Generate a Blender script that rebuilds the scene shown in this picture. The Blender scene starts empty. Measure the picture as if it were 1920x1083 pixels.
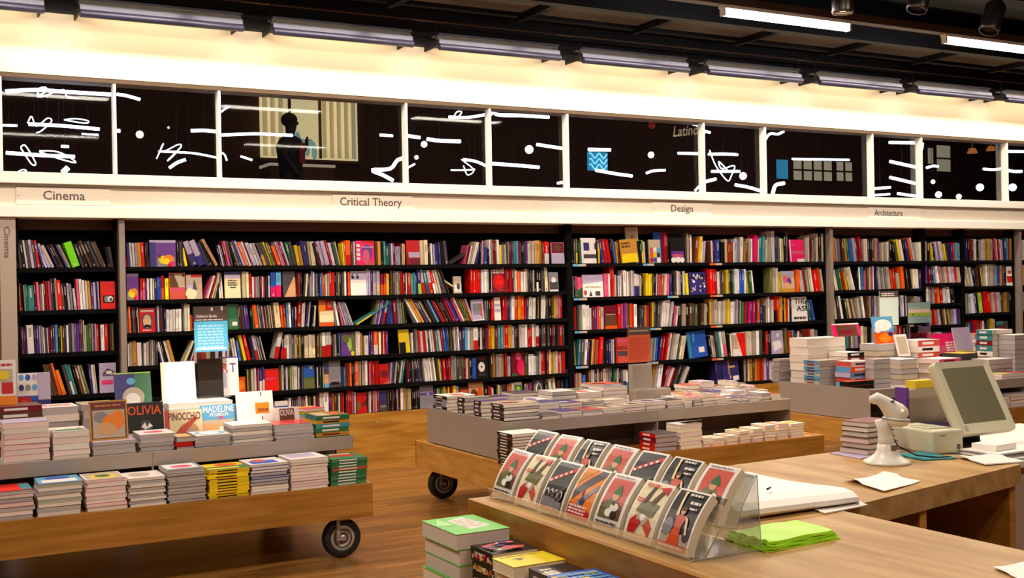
import bpy, bmesh, math, random
from mathutils import Vector, Matrix
R = random.Random(7)
SC = bpy.context.scene
COL = SC.collection
# ---------------------------------------------------------------- camera
F_PX, CX, CY = 2150.0, 960.0, 541.5
YAW, PITCH, ROLL, DIST, EYE = 0.50348, 0.00115, -0.0189, 9.959, 1.65
def _basis():
    f = Vector((math.sin(YAW)*math.cos(PITCH), math.cos(YAW)*math.cos(PITCH), -math.sin(PITCH)))
    r0 = Vector((math.cos(YAW), -math.sin(YAW), 0)); u0 = r0.cross(f)
    return r0*math.cos(ROLL)+u0*math.sin(ROLL), -r0*math.sin(ROLL)+u0*math.cos(ROLL), f
CR, CU, CF = _basis()
EYEP = Vector((0, -DIST, EYE))
cam_d = bpy.data.cameras.new('camera'); cam = bpy.data.objects.new('camera', cam_d); COL.objects.link(cam)
cam_d.sensor_width = 36; cam_d.lens = 36*F_PX/1920; cam_d.clip_end = 100
cam.matrix_world = Matrix(((CR.x, CU.x, -CF.x, EYEP.x), (CR.y, CU.y, -CF.y, EYEP.y), (CR.z, CU.z, -CF.z, EYEP.z), (0, 0, 0, 1)))
SC.camera = cam
def ray(x, y): return CF + CR*((x-CX)/F_PX) - CU*((y-CY)/F_PX)
def onY(x, y, Y):
    q = ray(x, y); return EYEP + q*((Y-EYEP.y)/q.y)
def onZ(x, y, z):
    q = ray(x, y); return EYEP + q*((z-EYEP.z)/q.z)
def depth(P): return (Vector(P)-EYEP).dot(CF)
def px(P):
    v = Vector(P)-EYEP; return CX+F_PX*v.dot(CR)/v.dot(CF), CY-F_PX*v.dot(CU)/v.dot(CF)
# ---------------------------------------------------------------- world, exposure, lights
w = bpy.data.worlds.new('world'); SC.world = w; w.use_nodes = True
w.node_tree.nodes['Background'].inputs[0].default_value = (1.0, 0.80, 0.62, 1)
w.node_tree.nodes['Background'].inputs[1].default_value = 0.035
SC.view_settings.view_transform = 'Standard'; SC.view_settings.look = 'None'
SC.view_settings.gamma = 1; SC.view_settings.use_curve_mapping = False
SC.view_settings.exposure = 0.0
def area(name, loc, sx, sy, power, col, target=None):
    d = bpy.data.lights.new(name, 'AREA'); d.shape = 'RECTANGLE'; d.size = sx; d.size_y = sy
    d.energy = power; d.color = col
    o = bpy.data.objects.new(name, d); COL.objects.link(o); o.location = loc
    dirv = (Vector(target)-Vector(loc)) if target else Vector((0, 0, -1))
    o.rotation_euler = dirv.to_track_quat('-Z', 'Y').to_euler() if target else (0, 0, 0)
    return o
def spot(name, loc, target, power, col, angle=40, blend=.6, r=.05):
    d = bpy.data.lights.new(name, 'SPOT'); d.energy = power; d.color = col; d.spot_size = math.radians(angle)
    d.spot_blend = blend; d.shadow_soft_size = r
    o = bpy.data.objects.new(name, d); COL.objects.link(o); o.location = loc
    o.rotation_euler = (Vector(target)-Vector(loc)).to_track_quat('-Z', 'Y').to_euler()
WARM = (1.0, 0.80, 0.60)
PALE = (1.0, 0.86, 0.72)
for i, x0 in enumerate((-1.9, .89, 3.66)):                 # the ceiling tubes' rows, out of the picture
    area('tube_row_light', (x0+.75, -2.15, 4.0), 1.5, .12, 66, PALE)
for x0 in (6.43, 9.2, 11.97):
    area('tube_row_light', (x0+.75, -2.15, 3.93), 1.5, .06, 52, PALE)
for x0 in (-1.0, 2.0, 5.0, 8.0):
    area('aisle_row_light', (x0, -6.2, 4.3), 1.5, .25, 78, PALE)
for x0 in (-1.5, 2.5, 6.5):
    area('back_row_light', (x0, -10.2, 4.3), 1.5, .25, 62, PALE)
for k in range(9):                                          # wall washers inside the louvred housings
    xc = 2.085+1.56*(k-1)
    area('wall_washer', (xc, -.30, 3.99), 1.2, .07, 4.2, (1.0, .80, .56), (xc, -.02, 3.3))
for k in range(8):                                          # unseen strips added near the wall to light the shelves
    xc = 1.5+1.6*k
    area('shelf_fill', (xc, -.62, 3.98), 1.5, .06, 24, PALE, (xc, -.05, 1.2))
spot('display_spot', (1.6, -5.0, 4.2), (2.02, -2.25, .98), 900, (1, .88, .72), 15)
spot('display_spot', (7.12, -2.88, 3.8), (6.0, -2.6, .65), 620, (1, .86, .66), 30)
spot('display_spot', (8.7, -3.05, 3.8), (8.4, -2.3, .95), 330, (1, .86, .70), 30)
spot('shelf_spot', (5.5, -3.0, 4.1), (6.9, -.1, 1.45), 110, (1, .86, .66), 42)
spot('shelf_spot', (1.5, -3.0, 4.1), (3.2, -.1, 1.25), 110, (1, .86, .66), 46)
# ---------------------------------------------------------------- materials
def lin(c):
    c = [x/255 for x in c[:3]]
    return tuple(x/12.92 if x <= .04045 else ((x+.055)/1.055)**2.4 for x in c)+(1.0,)
def mat(name, col=(128, 128, 128), rough=.5, metal=0, emit=None, es=0, spec=.5, attr=False, noise=0, nscale=20):
    m = bpy.data.materials.new(name); m.use_nodes = True; nt = m.node_tree; b = nt.nodes['Principled BSDF']
    b.inputs['Base Color'].default_value = lin(col); b.inputs['Roughness'].default_value = rough
    b.inputs['Metallic'].default_value = metal; b.inputs['Specular IOR Level'].default_value = spec
    if emit: b.inputs['Emission Color'].default_value = lin(emit); b.inputs['Emission Strength'].default_value = es
    if attr:
        a = nt.nodes.new('ShaderNodeAttribute'); a.attribute_name = 'Col'; nt.links.new(a.outputs['Color'], b.inputs['Base Color'])
    if noise:
        n = nt.nodes.new('ShaderNodeTexNoise'); n.inputs['Scale'].default_value = nscale; n.inputs['Detail'].default_value = 5
        tc = nt.nodes.new('ShaderNodeTexCoord'); nt.links.new(tc.outputs['Object'], n.inputs['Vector'])
        mx = nt.nodes.new('ShaderNodeMix'); mx.data_type = 'RGBA'
        mx.inputs[6].default_value = lin([c*(1-noise) for c in col]); mx.inputs[7].default_value = lin([min(255, c*(1+noise)) for c in col])
        nt.links.new(n.outputs['Fac'], mx.inputs[0]); nt.links.new(mx.outputs[2], b.inputs['Base Color'])
    return m
def wood(name, c1, c2, c3, scale, rough=.35, planks=None, axis='X', spec=.5):
    m = bpy.data.materials.new(name); m.use_nodes = True; nt = m.node_tree; b = nt.nodes['Principled BSDF']
    N, L = nt.nodes.new, nt.links.new
    tc = N('ShaderNodeTexCoord'); mp = N('ShaderNodeMapping'); L(tc.outputs['Object'], mp.inputs[0])
    mp.inputs['Scale'].default_value = scale
    n = N('ShaderNodeTexNoise'); n.inputs['Scale'].default_value = 3; n.inputs['Detail'].default_value = 8; n.inputs['Distortion'].default_value = .6
    L(mp.outputs[0], n.inputs['Vector'])
    cr = N('ShaderNodeValToRGB'); e = cr.color_ramp.elements
    e[0].position = .3; e[0].color = lin(c1); e[1].position = .72; e[1].color = lin(c3)
    k = e.new(.5); k.color = lin(c2); L(n.outputs['Fac'], cr.inputs[0])
    last = cr.outputs[0]
    if planks:
        br = N('ShaderNodeTexBrick'); mp2 = N('ShaderNodeMapping'); L(tc.outputs['Object'], mp2.inputs[0])
        br.inputs['Scale'].default_value = 1; br.inputs['Brick Width'].default_value = planks[0]; br.inputs['Row Height'].default_value = planks[1]
        br.inputs['Mortar Size'].default_value = .0025; br.inputs['Color1'].default_value = (1, 1, 1, 1); br.inputs['Color2'].default_value = (.62, .62, .62, 1)
        br.inputs['Mortar'].default_value = (.25, .25, .25, 1); L(mp2.outputs[0], br.inputs[0])
        mx = N('ShaderNodeMix'); mx.data_type = 'RGBA'; mx.blend_type = 'MULTIPLY'; mx.inputs[0].default_value = .85
        L(last, mx.inputs[6]); L(br.outputs['Color'], mx.inputs[7]); last = mx.outputs[2]
    L(last, b.inputs['Base Color']); b.inputs['Roughness'].default_value = rough; b.inputs['Specular IOR Level'].default_value = spec
    return m
def glassy(name, tint=(1, 1, 1), glossmix=.08, rough=0.02):
    m = bpy.data.materials.new(name); m.use_nodes = True; nt = m.node_tree; nt.nodes.clear(); N, L = nt.nodes.new, nt.links.new
    o = N('ShaderNodeOutputMaterial'); t = N('ShaderNodeBsdfTransparent'); g = N('ShaderNodeBsdfGlossy'); mx = N('ShaderNodeMixShader')
    t.inputs[0].default_value = (*tint, 1); g.inputs['Roughness'].default_value = rough; g.inputs[0].default_value = (1, 1, 1, 1)
    lw = N('ShaderNodeLayerWeight'); lw.inputs[0].default_value = .25
    mr = N('ShaderNodeMath'); mr.operation = 'MULTIPLY_ADD'; mr.inputs[1].default_value = .16 if name == 'window_glass' else .5; mr.inputs[2].default_value = glossmix
    L(lw.outputs['Fresnel'], mr.inputs[0]); L(mr.outputs[0], mx.inputs[0]); L(t.outputs[0], mx.inputs[1]); L(g.outputs[0], mx.inputs[2]); L(mx.outputs[0], o.inputs[0])
    return m
M = {
 'cover': mat('glossy_cover_stock', rough=.32, attr=True), 'page': mat('page_paper', rough=.85, attr=True, spec=.2),
 'matt': mat('matt_paint', rough=.6, attr=True), 'plastic': mat('moulded_plastic', rough=.38, attr=True),
 'oak': wood('oak_panel', (152, 100, 30), (178, 124, 44), (196, 142, 60), (.8, .8, 7), .38),
 'cartwood': wood('cart_plywood', (146, 94, 30), (168, 114, 42), (184, 130, 58), (.6, 2, 9), .4),
 'oakend': wood('oak_end_panel', (176, 120, 48), (198, 142, 64), (212, 158, 80), (.9, .9, 6), .42),
 'counter': wood('counter_oak', (158, 118, 64), (180, 140, 86), (196, 158, 104), (5, .7, 5), .45, spec=.3),
 'floor': wood('floor_boards', (124, 80, 32), (148, 100, 46), (168, 118, 60), (.7, 6, 1), .3, planks=(1.7, .095)),
 'cream': mat('cream_plaster', (250, 236, 206), .75, spec=.2, noise=.02, nscale=2), 'white': mat('white_paint', (252, 246, 232), .5, noise=.01, nscale=3),
 'signrail': mat('sign_rail_cream', (236, 222, 204), .6), 'plate': mat('sign_plate', (240, 226, 208), .55), 'ink': mat('sign_ink', (96, 84, 80), .6),
 'shelf': mat('black_shelf', (7, 5, 4), .85, spec=.12, noise=.2, nscale=8), 'steel': mat('post_steel', (158, 142, 130), .4, .25),
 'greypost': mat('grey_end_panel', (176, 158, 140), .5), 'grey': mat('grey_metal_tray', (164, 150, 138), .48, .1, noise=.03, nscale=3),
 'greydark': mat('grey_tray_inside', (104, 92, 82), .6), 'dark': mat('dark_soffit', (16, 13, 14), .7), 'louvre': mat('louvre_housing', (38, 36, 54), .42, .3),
 'panel': mat('ceiling_panel', (104, 92, 80), .8), 'beam': mat('dark_beam', (14, 10, 9), .6), 'rail': mat('brown_rail', (86, 62, 48), .5),
 'rubber': mat('black_rubber', (22, 20, 20), .6), 'chrome': mat('chrome', (196, 190, 182), .3, .55), 'brownreveal': mat('brown_reveal', (92, 70, 46), .6),
 'glass': glassy('window_glass', (.93, .95, .95), .004), 'acrylic': glassy('clear_acrylic', (.93, .94, .94), .03, .05),
 'tube': mat('fluorescent_tube', (255, 255, 255), .4, emit=(236, 240, 255), es=14), 'whiteglow': mat('reflection_and_lamp_glow', (255, 255, 255), .4, emit=(226, 230, 255), es=4.5),  # second material glows for the pane reflections and some lamps
 'bulb': mat('warm_bulb', (255, 230, 190), .4, emit=(255, 226, 180), es=4), 'blind': mat('lit_window', (220, 200, 150), .8, emit=(226, 208, 158), es=.62),
 'blind2': mat('window_and_cabinet_glow', (180, 160, 130), .8, emit=(190, 176, 150), es=.45), 'bluewin': mat('lit_blue_sign', (40, 130, 170), .8, emit=(60, 150, 190), es=.55),
 'room': mat('gallery_plaster', (84, 56, 44), .9), 'skin': mat('backlit_skin_and_clothes', (46, 38, 36), .8), 'jacket': mat('backlit_dark_jacket', (26, 26, 30), .8),  # figure darkened in its own colours to stand as a backlit silhouette
 'beige': mat('beige_casing', (206, 200, 170), .42), 'screen': mat('dark_screen', (112, 106, 74), .3), 'whitep': mat('white_casing', (226, 220, 208), .35),  # display reflections put into the lightened screen colour
 'lamp': mat('lamp_can', (120, 112, 108), .3, .9),
}
PAL = dict(k=(20, 16, 15), d=(74, 66, 70), g=(135, 132, 138), w=(236, 226, 220), W=(248, 240, 232), c=(240, 222, 178), C=(246, 226, 176), r=(196, 18, 14), R=(236, 22, 8),
 m=(118, 18, 36), o=(226, 84, 18), O=(240, 130, 18), y=(234, 198, 32), Y=(250, 214, 18), n=(40, 106, 62), N=(66, 120, 84), l=(160, 200, 70), L=(118, 214, 24),
 t=(60, 136, 142), b=(40, 86, 182), v=(54, 48, 116), s=(96, 164, 208), p=(104, 54, 140), i=(216, 84, 120), I=(238, 24, 104), a=(200, 140, 50), A=(216, 160, 110),
 u=(98, 60, 34), e=(186, 170, 198), j=(104, 104, 52), h=(190, 172, 148), G=(150, 164, 150), x=(206, 80, 64))
NAM = dict(k='black', d='dark grey', g='grey', w='white', W='white', c='cream', C='cream', r='red', R='bright red', m='maroon', o='orange', O='amber', y='yellow', Y='bright yellow',
 n='green', N='green', l='pale green', L='lime green', t='teal', b='blue', v='navy', s='sky blue', p='purple', i='pink', I='hot pink', a='ochre', A='tan', u='brown', e='lavender',
 j='olive', h='beige', G='grey-green', x='salmon')
def rgb(c, jit=0):
    c = PAL[c] if isinstance(c, str) else c
    f = 1+R.uniform(-jit, jit)
    return lin([max(0, min(255, v*f)) for v in c])
# ---------------------------------------------------------------- mesh builder
class MB:
    def __init__(s): s.v = []; s.f = []; s.c = []; s.m = []; s.s = []
    def quad(s, pts, col=(1, 1, 1, 1), m=0, smooth=False):
        n = len(s.v); s.v += [tuple(p) for p in pts]; s.f.append(tuple(range(n, n+len(pts)))); s.c.append(col); s.m.append(m); s.s.append(smooth)
    def box(s, a, b, col=(1, 1, 1, 1), m=0, T=None, skip=''):
        x0, y0, z0 = a; x1, y1, z1 = b
        V = [(x0, y0, z0), (x1, y0, z0), (x1, y1, z0), (x0, y1, z0), (x0, y0, z1), (x1, y0, z1), (x1, y1, z1), (x0, y1, z1)]
        if T: V = [tuple(T @ Vector(p)) for p in V]
        n = len(s.v); s.v += V
        for k, f in {'b': (0, 3, 2, 1), 't': (4, 5, 6, 7), 'f': (0, 1, 5, 4), 'r': (1, 2, 6, 5), 'k': (2, 3, 7, 6), 'l': (3, 0, 4, 7)}.items():
            if k in skip: continue
            s.f.append(tuple(n+i for i in f)); s.c.append(col); s.m.append(m); s.s.append(False)
    def cyl(s, p0, p1, r0, r1=None, n=16, col=(1, 1, 1, 1), m=0, caps=True, smooth=True):
        r1 = r0 if r1 is None else r1
        p0, p1 = Vector(p0), Vector(p1); d = (p1-p0).normalized(); a = d.orthogonal().normalized(); b = d.cross(a)
        k = len(s.v)
        for P, r in ((p0, r0), (p1, r1)):
            for i in range(n):
                t = 2*math.pi*i/n; s.v.append(tuple(P+a*(r*math.cos(t))+b*(r*math.sin(t))))
        for i in range(n):
            j = (i+1) % n; s.f.append((k+i, k+j, k+n+j, k+n+i)); s.c.append(col); s.m.append(m); s.s.append(smooth)
        if caps:
            s.f.append(tuple(k+i for i in reversed(range(n)))); s.f.append(tuple(k+n+i for i in range(n)))
            for _ in range(2): s.c.append(col); s.m.append(m); s.s.append(False)
    def lathe(s, prof, base=(0, 0, 0), ax=(0, 0, 1), n=24, col=(1, 1, 1, 1), m=0):
        B = Vector(base); d = Vector(ax).normalized(); a = d.orthogonal().normalized(); b = d.cross(a); k = len(s.v)
        for r, h in prof:
            for i in range(n):
                t = 2*math.pi*i/n; s.v.append(tuple(B+d*h+a*(r*math.cos(t))+b*(r*math.sin(t))))
        for q in range(len(prof)-1):
            for i in range(n):
                j = (i+1) % n; s.f.append((k+q*n+i, k+q*n+j, k+(q+1)*n+j, k+(q+1)*n+i)); s.c.append(col); s.m.append(m); s.s.append(True)
    def tube(s, pts, r, n=8, col=(1, 1, 1, 1), m=0):
        pts = [Vector(p) for p in pts]; k = len(s.v); N = len(pts); rr = r if isinstance(r, (list, tuple)) else [r]*N
        a = None
        for q, P in enumerate(pts):
            d = (pts[min(q+1, N-1)]-pts[max(q-1, 0)]).normalized()
            a = d.orthogonal().normalized() if a is None else (a-d*a.dot(d)).normalized()
            b = d.cross(a)
            for i in range(n):
                t = 2*math.pi*i/n; s.v.append(tuple(P+a*(rr[q]*math.cos(t))+b*(rr[q]*math.sin(t))))
        for q in range(N-1):
            for i in range(n):
                j = (i+1) % n; s.f.append((k+q*n+i, k+q*n+j, k+(q+1)*n+j, k+(q+1)*n+i)); s.c.append(col); s.m.append(m); s.s.append(True)
        for base, rev in ((k, True), (k+(N-1)*n, False)):
            idx = [base+i for i in range(n)]; s.f.append(tuple(reversed(idx) if rev else idx)); s.c.append(col); s.m.append(m); s.s.append(False)
    def ell(s, c, r, nu=16, nv=10, col=(1, 1, 1, 1), m=0):
        k = len(s.v)
        for j in range(nv+1):
            p = math.pi*j/nv
            for i in range(nu):
                t = 2*math.pi*i/nu; s.v.append((c[0]+r[0]*math.sin(p)*math.cos(t), c[1]+r[1]*math.sin(p)*math.sin(t), c[2]+r[2]*math.cos(p)))
        for j in range(nv):
            for i in range(nu):
                q = (i+1) % nu; s.f.append((k+j*nu+i, k+(j+1)*nu+i, k+(j+1)*nu+q, k+j*nu+q)); s.c.append(col); s.m.append(m); s.s.append(True)
    def build(s, name, mats, parent=None, loc=None, mw=None, bevel=0):
        me = bpy.data.meshes.new(name); me.from_pydata(s.v, [], s.f)
        mats = mats if isinstance(mats, (list, tuple)) else [mats]
        for m in mats: me.materials.append(M[m] if isinstance(m, str) else m)
        ca = me.color_attributes.new('Col', 'FLOAT_COLOR', 'CORNER'); buf = []
        for f, c in zip(s.f, s.c): buf += list(c)*len(f)
        ca.data.foreach_set('color', buf)
        me.polygons.foreach_set('material_index', s.m); me.polygons.foreach_set('use_smooth', s.s); me.update()
        o = bpy.data.objects.new(name, me); COL.objects.link(o)
        if loc: o.location = loc
        if mw: o.matrix_world = mw
        if parent: o.parent = parent
        if bevel:
            bv = o.modifiers.new('edge', 'BEVEL'); bv.width = bevel; bv.segments = 2; bv.limit_method = 'ANGLE'
        return o
def tag(o, label=None, cat=None, group=None, kind=None):
    if label: o['label'] = label
    if cat: o['category'] = cat
    if group: o['group'] = group
    if kind: o['kind'] = kind
    return o
def empty(name, loc, label, cat, group=None, rz=0):
    o = bpy.data.objects.new(name, None); COL.objects.link(o); o.location = loc; o.rotation_euler = (0, 0, rz); o.empty_display_size = .1
    return tag(o, label, cat, group)
def structure(name, mb, mats, parent=None):
    o = mb.build(name, mats, parent)
    if not parent: o['kind'] = 'structure'
    return o
def sbox(name, a, b, m, parent=None, bevel=0):
    q = MB(); q.box(a, b); o = q.build(name, m, parent, bevel=bevel)
    if not parent: o['kind'] = 'structure'
    return o
def part(name, a, b, m, parent, bevel=0, col=(1, 1, 1, 1)):
    q = MB(); q.box(a, b, col); return q.build(name, m, parent, bevel=bevel)
def lettering(name, text, size, matname, mw, parent, width=None, shear=0):
    c = bpy.data.curves.new(name, 'FONT'); c.body = text; c.size = size; c.extrude = .0006; c.offset = size*.01; c.resolution_u = 2; c.shear = shear
    c.align_x = 'LEFT'
    o = bpy.data.objects.new(name, c); COL.objects.link(o)
    bpy.context.view_layer.update()
    me = bpy.data.meshes.new_from_object(o); bpy.data.objects.remove(o); bpy.data.curves.remove(c)
    if width:
        xs = [v.co.x for v in me.vertices]; k = width/(max(xs)-min(xs)); x0 = min(xs)
        for v in me.vertices: v.co.x = (v.co.x-x0)*k
    me.materials.clear(); me.materials.append(M[matname] if isinstance(matname, str) else matname)
    q = bpy.data.objects.new(name, me); COL.objects.link(q); q.parent = parent; q.matrix_local = mw
    return q
FRONT = Matrix(((1, 0, 0, 0), (0, 0, -1, 0), (0, 1, 0, 0), (0, 0, 0, 1)))   # text plane facing -Y
INK = {}
def ink(c):
    if c not in INK: INK[c] = mat('ink_'+NAM[c].replace(' ', '_').replace('-', '_'), PAL[c], .5)
    return INK[c]
# flat printed design on a unit face: fn(u, v, layer) -> point
def clipv(poly, lo, hi):
    for sgn, lim in ((1, lo), (-1, hi)):
        out = []
        for i in range(len(poly)):
            a, b = poly[i], poly[(i+1) % len(poly)]; ia, ib = sgn*(a[1]-lim) >= -1e-9, sgn*(b[1]-lim) >= -1e-9
            if ia: out.append(a)
            if ia != ib:
                t = (lim-a[1])/(b[1]-a[1]); out.append((a[0]+t*(b[0]-a[0]), lim))
        poly = out
        if len(poly) < 3: return []
    return poly
def design(mb, shapes, fn, slices=1, m=0):
    for k, sh in enumerate(shapes):
        t = sh[0]; col = rgb(sh[-1])
        if t == 'r': polys = [[(sh[1], sh[2]), (sh[3], sh[2]), (sh[3], sh[4]), (sh[1], sh[4])]]
        elif t == 'e': polys = [[(sh[1]+sh[3]*math.cos(a*math.pi/8), sh[2]+sh[4]*math.sin(a*math.pi/8)) for a in range(16)]]
        elif t == 't':       # lines of print: u0,v0,u1,v1,n
            _, u0, v0, u1, v1, n, _c = sh; polys = []
            rr = random.Random(int(u0*991+v0*77+n))
            for q in range(n):
                vv = v1-(q+.2)*(v1-v0)/n; hh = .6*(v1-v0)/n; uu = u0
                while uu < u1-.02:
                    ww = rr.uniform(.25, .8)*min(.22, u1-uu)+.02; ww = min(ww, u1-uu)
                    polys.append([(uu, vv-hh), (uu+ww, vv-hh), (uu+ww, vv), (uu, vv)]); uu += ww+.025
        else: polys = [sh[1]]
        for P in polys:
            for q in range(slices):
                C = clipv(P, q/slices, (q+1)/slices) if slices > 1 else P
                if len(C) >= 3: mb.quad([fn(u, v, k+1) for u, v in C], col, m)
# ---------------------------------------------------------------- books
def contrast(c):
    v = PAL[c] if isinstance(c, str) else c
    return 'w' if sum(v) < 380 else ('k' if R.random() < .6 else 'm')
def add_standing(mb, T, t, D, H, tok, rr):
    """a book on its tail: thickness t along x, spine at y=0, fore edge at y=D"""
    top = tok[0]; low = tok[1] if len(tok) > 1 else None
    ct = rgb(top, .16); cl = rgb(low, .1) if low else ct; pc = rgb((232, 220, 204), .06)
    e = min(.0018, t*.2)
    P = lambda x, y, z: tuple(T @ Vector((x, y, z)))
    mb.box((0, 0, 0), (e, D, H), ct, 0, T); mb.box((t-e, 0, 0), (t, D, H), ct, 0, T)
    mb.box((e, .002, .003), (t-e, D-.004, H-.003), pc, 1, T, skip='lr')
    zb = H*rr.uniform(.38, .5)
    a, b = rr.uniform(.5, .6), rr.uniform(.82, .92)
    mixc = lambda a_, b_, k_: tuple(a_[i]*(1-k_)+b_[i]*k_ for i in range(4)); tc = mixc(ct, rgb(contrast(top), .1), rr.uniform(.25, .7)); lc = mixc(cl, rgb(contrast(low or top), .1), rr.uniform(.3, .8))
    q0 = rr.uniform(.3, .42); xs = [0, q0*t, (1-q0)*t, t]
    rows = [(0, .05*H, cl, None), (.05*H, .05*H+min(t, .02)*.9, cl, lc if rr.random() < .35 else None), (.05*H+min(t, .02)*.9, zb, cl, None), (zb, a*H, ct, None),
            (a*H, b*H, ct, tc if rr.random() < .6 else None), (b*H, H, ct, None)]
    for z0, z1, c, tx in rows:
        if z1-z0 < 1e-5: continue
        if tx is None: mb.quad([P(0, 0, z0), P(t, 0, z0), P(t, 0, z1), P(0, 0, z1)], c)
        else:
            for q in range(3): mb.quad([P(xs[q], 0, z0), P(xs[q+1], 0, z0), P(xs[q+1], 0, z1), P(xs[q], 0, z1)], tx if q == 1 else c)
def add_lying(mb, T, W, D, t, cov, page, spine, rr, topcol=None):
    """a book on its back: W along x, D along y, thickness t; spine on side 'l','r','f','k' or '-' (hidden)"""
    cc = rgb(cov, .08); tc = rgb(topcol, .05) if topcol else cc; pg = rgb(page, .05); e = min(.0013, t*.13); i = .0018
    mb.box((0, 0, 0), (W, D, e), cc, 0, T); mb.box((0, 0, t-e), (W, D, t), tc, 0, T)
    x0, x1, y0, y1 = i, W-i, i, D-i
    if spine == 'l': x0 = 0
    if spine == 'r': x1 = W
    if spine == 'f': y0 = 0
    mb.box((x0, y0, e), (x1, y1, t-e), pg, 1, T, skip='bt')
    P = lambda x, y, z: tuple(T @ Vector((x, y, z)))
    g = .0004
    if spine == 'l':
        mb.quad([P(-g, D, 0), P(-g, 0, 0), P(-g, 0, t), P(-g, D, t)], cc); k = rgb(contrast(cov)); mb.quad([P(-2*g, D*.8, t*.3), P(-2*g, D*.35, t*.3), P(-2*g, D*.35, t*.7), P(-2*g, D*.8, t*.7)], k)
    if spine == 'f':
        mb.quad([P(0, -g, 0), P(W, -g, 0), P(W, -g, t), P(0, -g, t)], cc); k = rgb(contrast(cov)); mb.quad([P(W*.2, -2*g, t*.3), P(W*.7, -2*g, t*.3), P(W*.7, -2*g, t*.7), P(W*.2, -2*g, t*.7)], k)
def cover_book(name, w, h, t, base, lean, rz, bodycol, shapes, label, cat, group=None, page=(232, 222, 206), texts=()):
    """a book or board shown face-out, its foot at BASE (centre of the front lower edge), leaning back by LEAN degrees"""
    mb = MB(); bc = rgb(bodycol); e = .0022
    mb.box((-w/2, 0, 0), (w/2, e, h), bc, 0); mb.box((-w/2, t-e, 0), (w/2, t, h), bc, 0)
    mb.box((-w/2, e, 0.0), (-w/2+e, t-e, h), bc, 0); mb.box((-w/2+e, e, .004), (w/2-.004, t-e, h-.004), rgb(page), 1)
    design(mb, shapes, lambda u, v, k: (-w/2+u*w, -.0004*k, v*h))
    mw = Matrix.Translation(base) @ Matrix.Rotation(rz, 4, 'Z') @ Matrix.Rotation(-math.radians(lean), 4, 'X')
    o = mb.build(name, ['cover', 'page'], mw=mw); tag(o, label, cat, group)
    for txt, u0, v0, wd, sz, c in texts:
        lettering('title_lettering', txt, sz*h, ink(c), Matrix.Translation((-w/2+u0*w, -.0004*(len(shapes)+1)-.0007, v0*h)) @ FRONT, o, width=wd*w)
    return o
ORD = ['topmost', 'second', 'third', 'fourth', 'fifth', 'sixth', 'seventh', 'eighth', 'ninth', 'tenth', 'eleventh', 'twelfth', 'thirteenth', 'fourteenth', 'fifteenth', 'sixteenth',
       'seventeenth', 'eighteenth', 'nineteenth', 'twentieth', 'twenty-first', 'twenty-second', 'twenty-third', 'twenty-fourth', 'twenty-fifth', 'twenty-sixth', 'twenty-seventh',
       'twenty-eighth', 'twenty-ninth', 'thirtieth']
def nth(k): return 'first' if k == 0 else ORD[k] if k < len(ORD) else 'far'
def stack(name, cat, group, where, X, Y, z, W, D, thicks, covs, page='w', spine='-', top=None, jit=.006, rot=0, noun=None, rzj=.02, topshapes=None):
    """books lying one on another, lower-left-front corner at X, Y; one object per book"""
    zz = z; n = len(thicks); noun = noun or cat
    for k, t in enumerate(thicks):
        mb = MB(); c = covs[k % len(covs)]
        pg = page[k % len(page)]; pgc = {'w': (228, 214, 200), 'g': (176, 166, 162), 'c': (238, 222, 190), 'i': (232, 206, 196)}.get(pg, PAL.get(pg))
        ww = W*(1+R.uniform(-.02, .02))
        last = k == n-1
        add_lying(mb, Matrix.Translation((-ww/2, 0, 0)), ww, D, t-.0003, c, pgc, spine, R, top if last else None)
        if last and topshapes: design(mb, topshapes, lambda u, v, q: (-ww/2+u*ww, v*D, t-.0003+.0003*q))
        mw = Matrix.Translation((X+W/2+R.uniform(-jit, jit), Y+R.uniform(0, jit), zz)) @ Matrix.Rotation(rot+R.uniform(-rzj, rzj), 4, 'Z')
        o = mb.build(name, ['cover', 'page'], mw=mw)
        pos = n-1-k
        s = ('only '+noun if n == 1 else 'topmost '+noun if pos == 0 else 'bottom '+noun if k == 0 else ORD[pos]+' '+noun+' down')
        tag(o, s+' '+where, cat, group); zz += t
    return zz
# ================================================================ THE ROOM
XL, XR = -3.0, 18.0
sbox('floor', (XL, -14.0, -.1), (XR, .5, 0), 'floor')
sbox('ceiling', (XL, -14.0, 5.0), (XR, 6.0, 5.1), 'dark')
sbox('wall_back', (XL, .34, 0), (XR, .46, 2.40), 'dark')
sbox('wall_left', (XL-.1, -14.0, 0), (XL, 6.0, 5.0), 'dark')
sbox('wall_right', (XR, -14.0, 0), (XR+.1, 6.0, 5.0), 'dark')
sbox('wall_behind', (XL, -14.1, 0), (XR, -14.0, 5.0), 'room')
mb = MB(); mb.box((XL, -.06, 3.44), (XR, .12, 3.94)); structure('wall_upper_band', mb, 'cream')
sbox('trim_reveal', (XL, -.055, 3.405), (XR, .14, 3.44), 'brownreveal')
sbox('wall_upper_dark', (XL, .0, 3.94), (XR, .12, 5.0), 'dark')
sbox('trim_ledge', (XL, -.11, 2.555), (XR, .16, 2.645), 'white', bevel=.004)
sbox('trim_rail_back', (XL, -.05, 2.38), (XR, .30, 2.555), 'signrail')
sbox('trim_grey_strip', (XL, -.075, 2.535), (XR, -.05, 2.555), 'grey')  # grey strip under the ledge
sbox('trim_canopy', (XL, -.11, 2.285), (XR, .34, 2.38), 'white', bevel=.004)
# the gallery behind the glass
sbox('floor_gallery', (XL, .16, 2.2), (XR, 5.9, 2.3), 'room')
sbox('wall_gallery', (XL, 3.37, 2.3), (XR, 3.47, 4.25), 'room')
sbox('ceiling_gallery', (XL, .12, 4.25), (XR, 5.9, 4.3), 'room')
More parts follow.
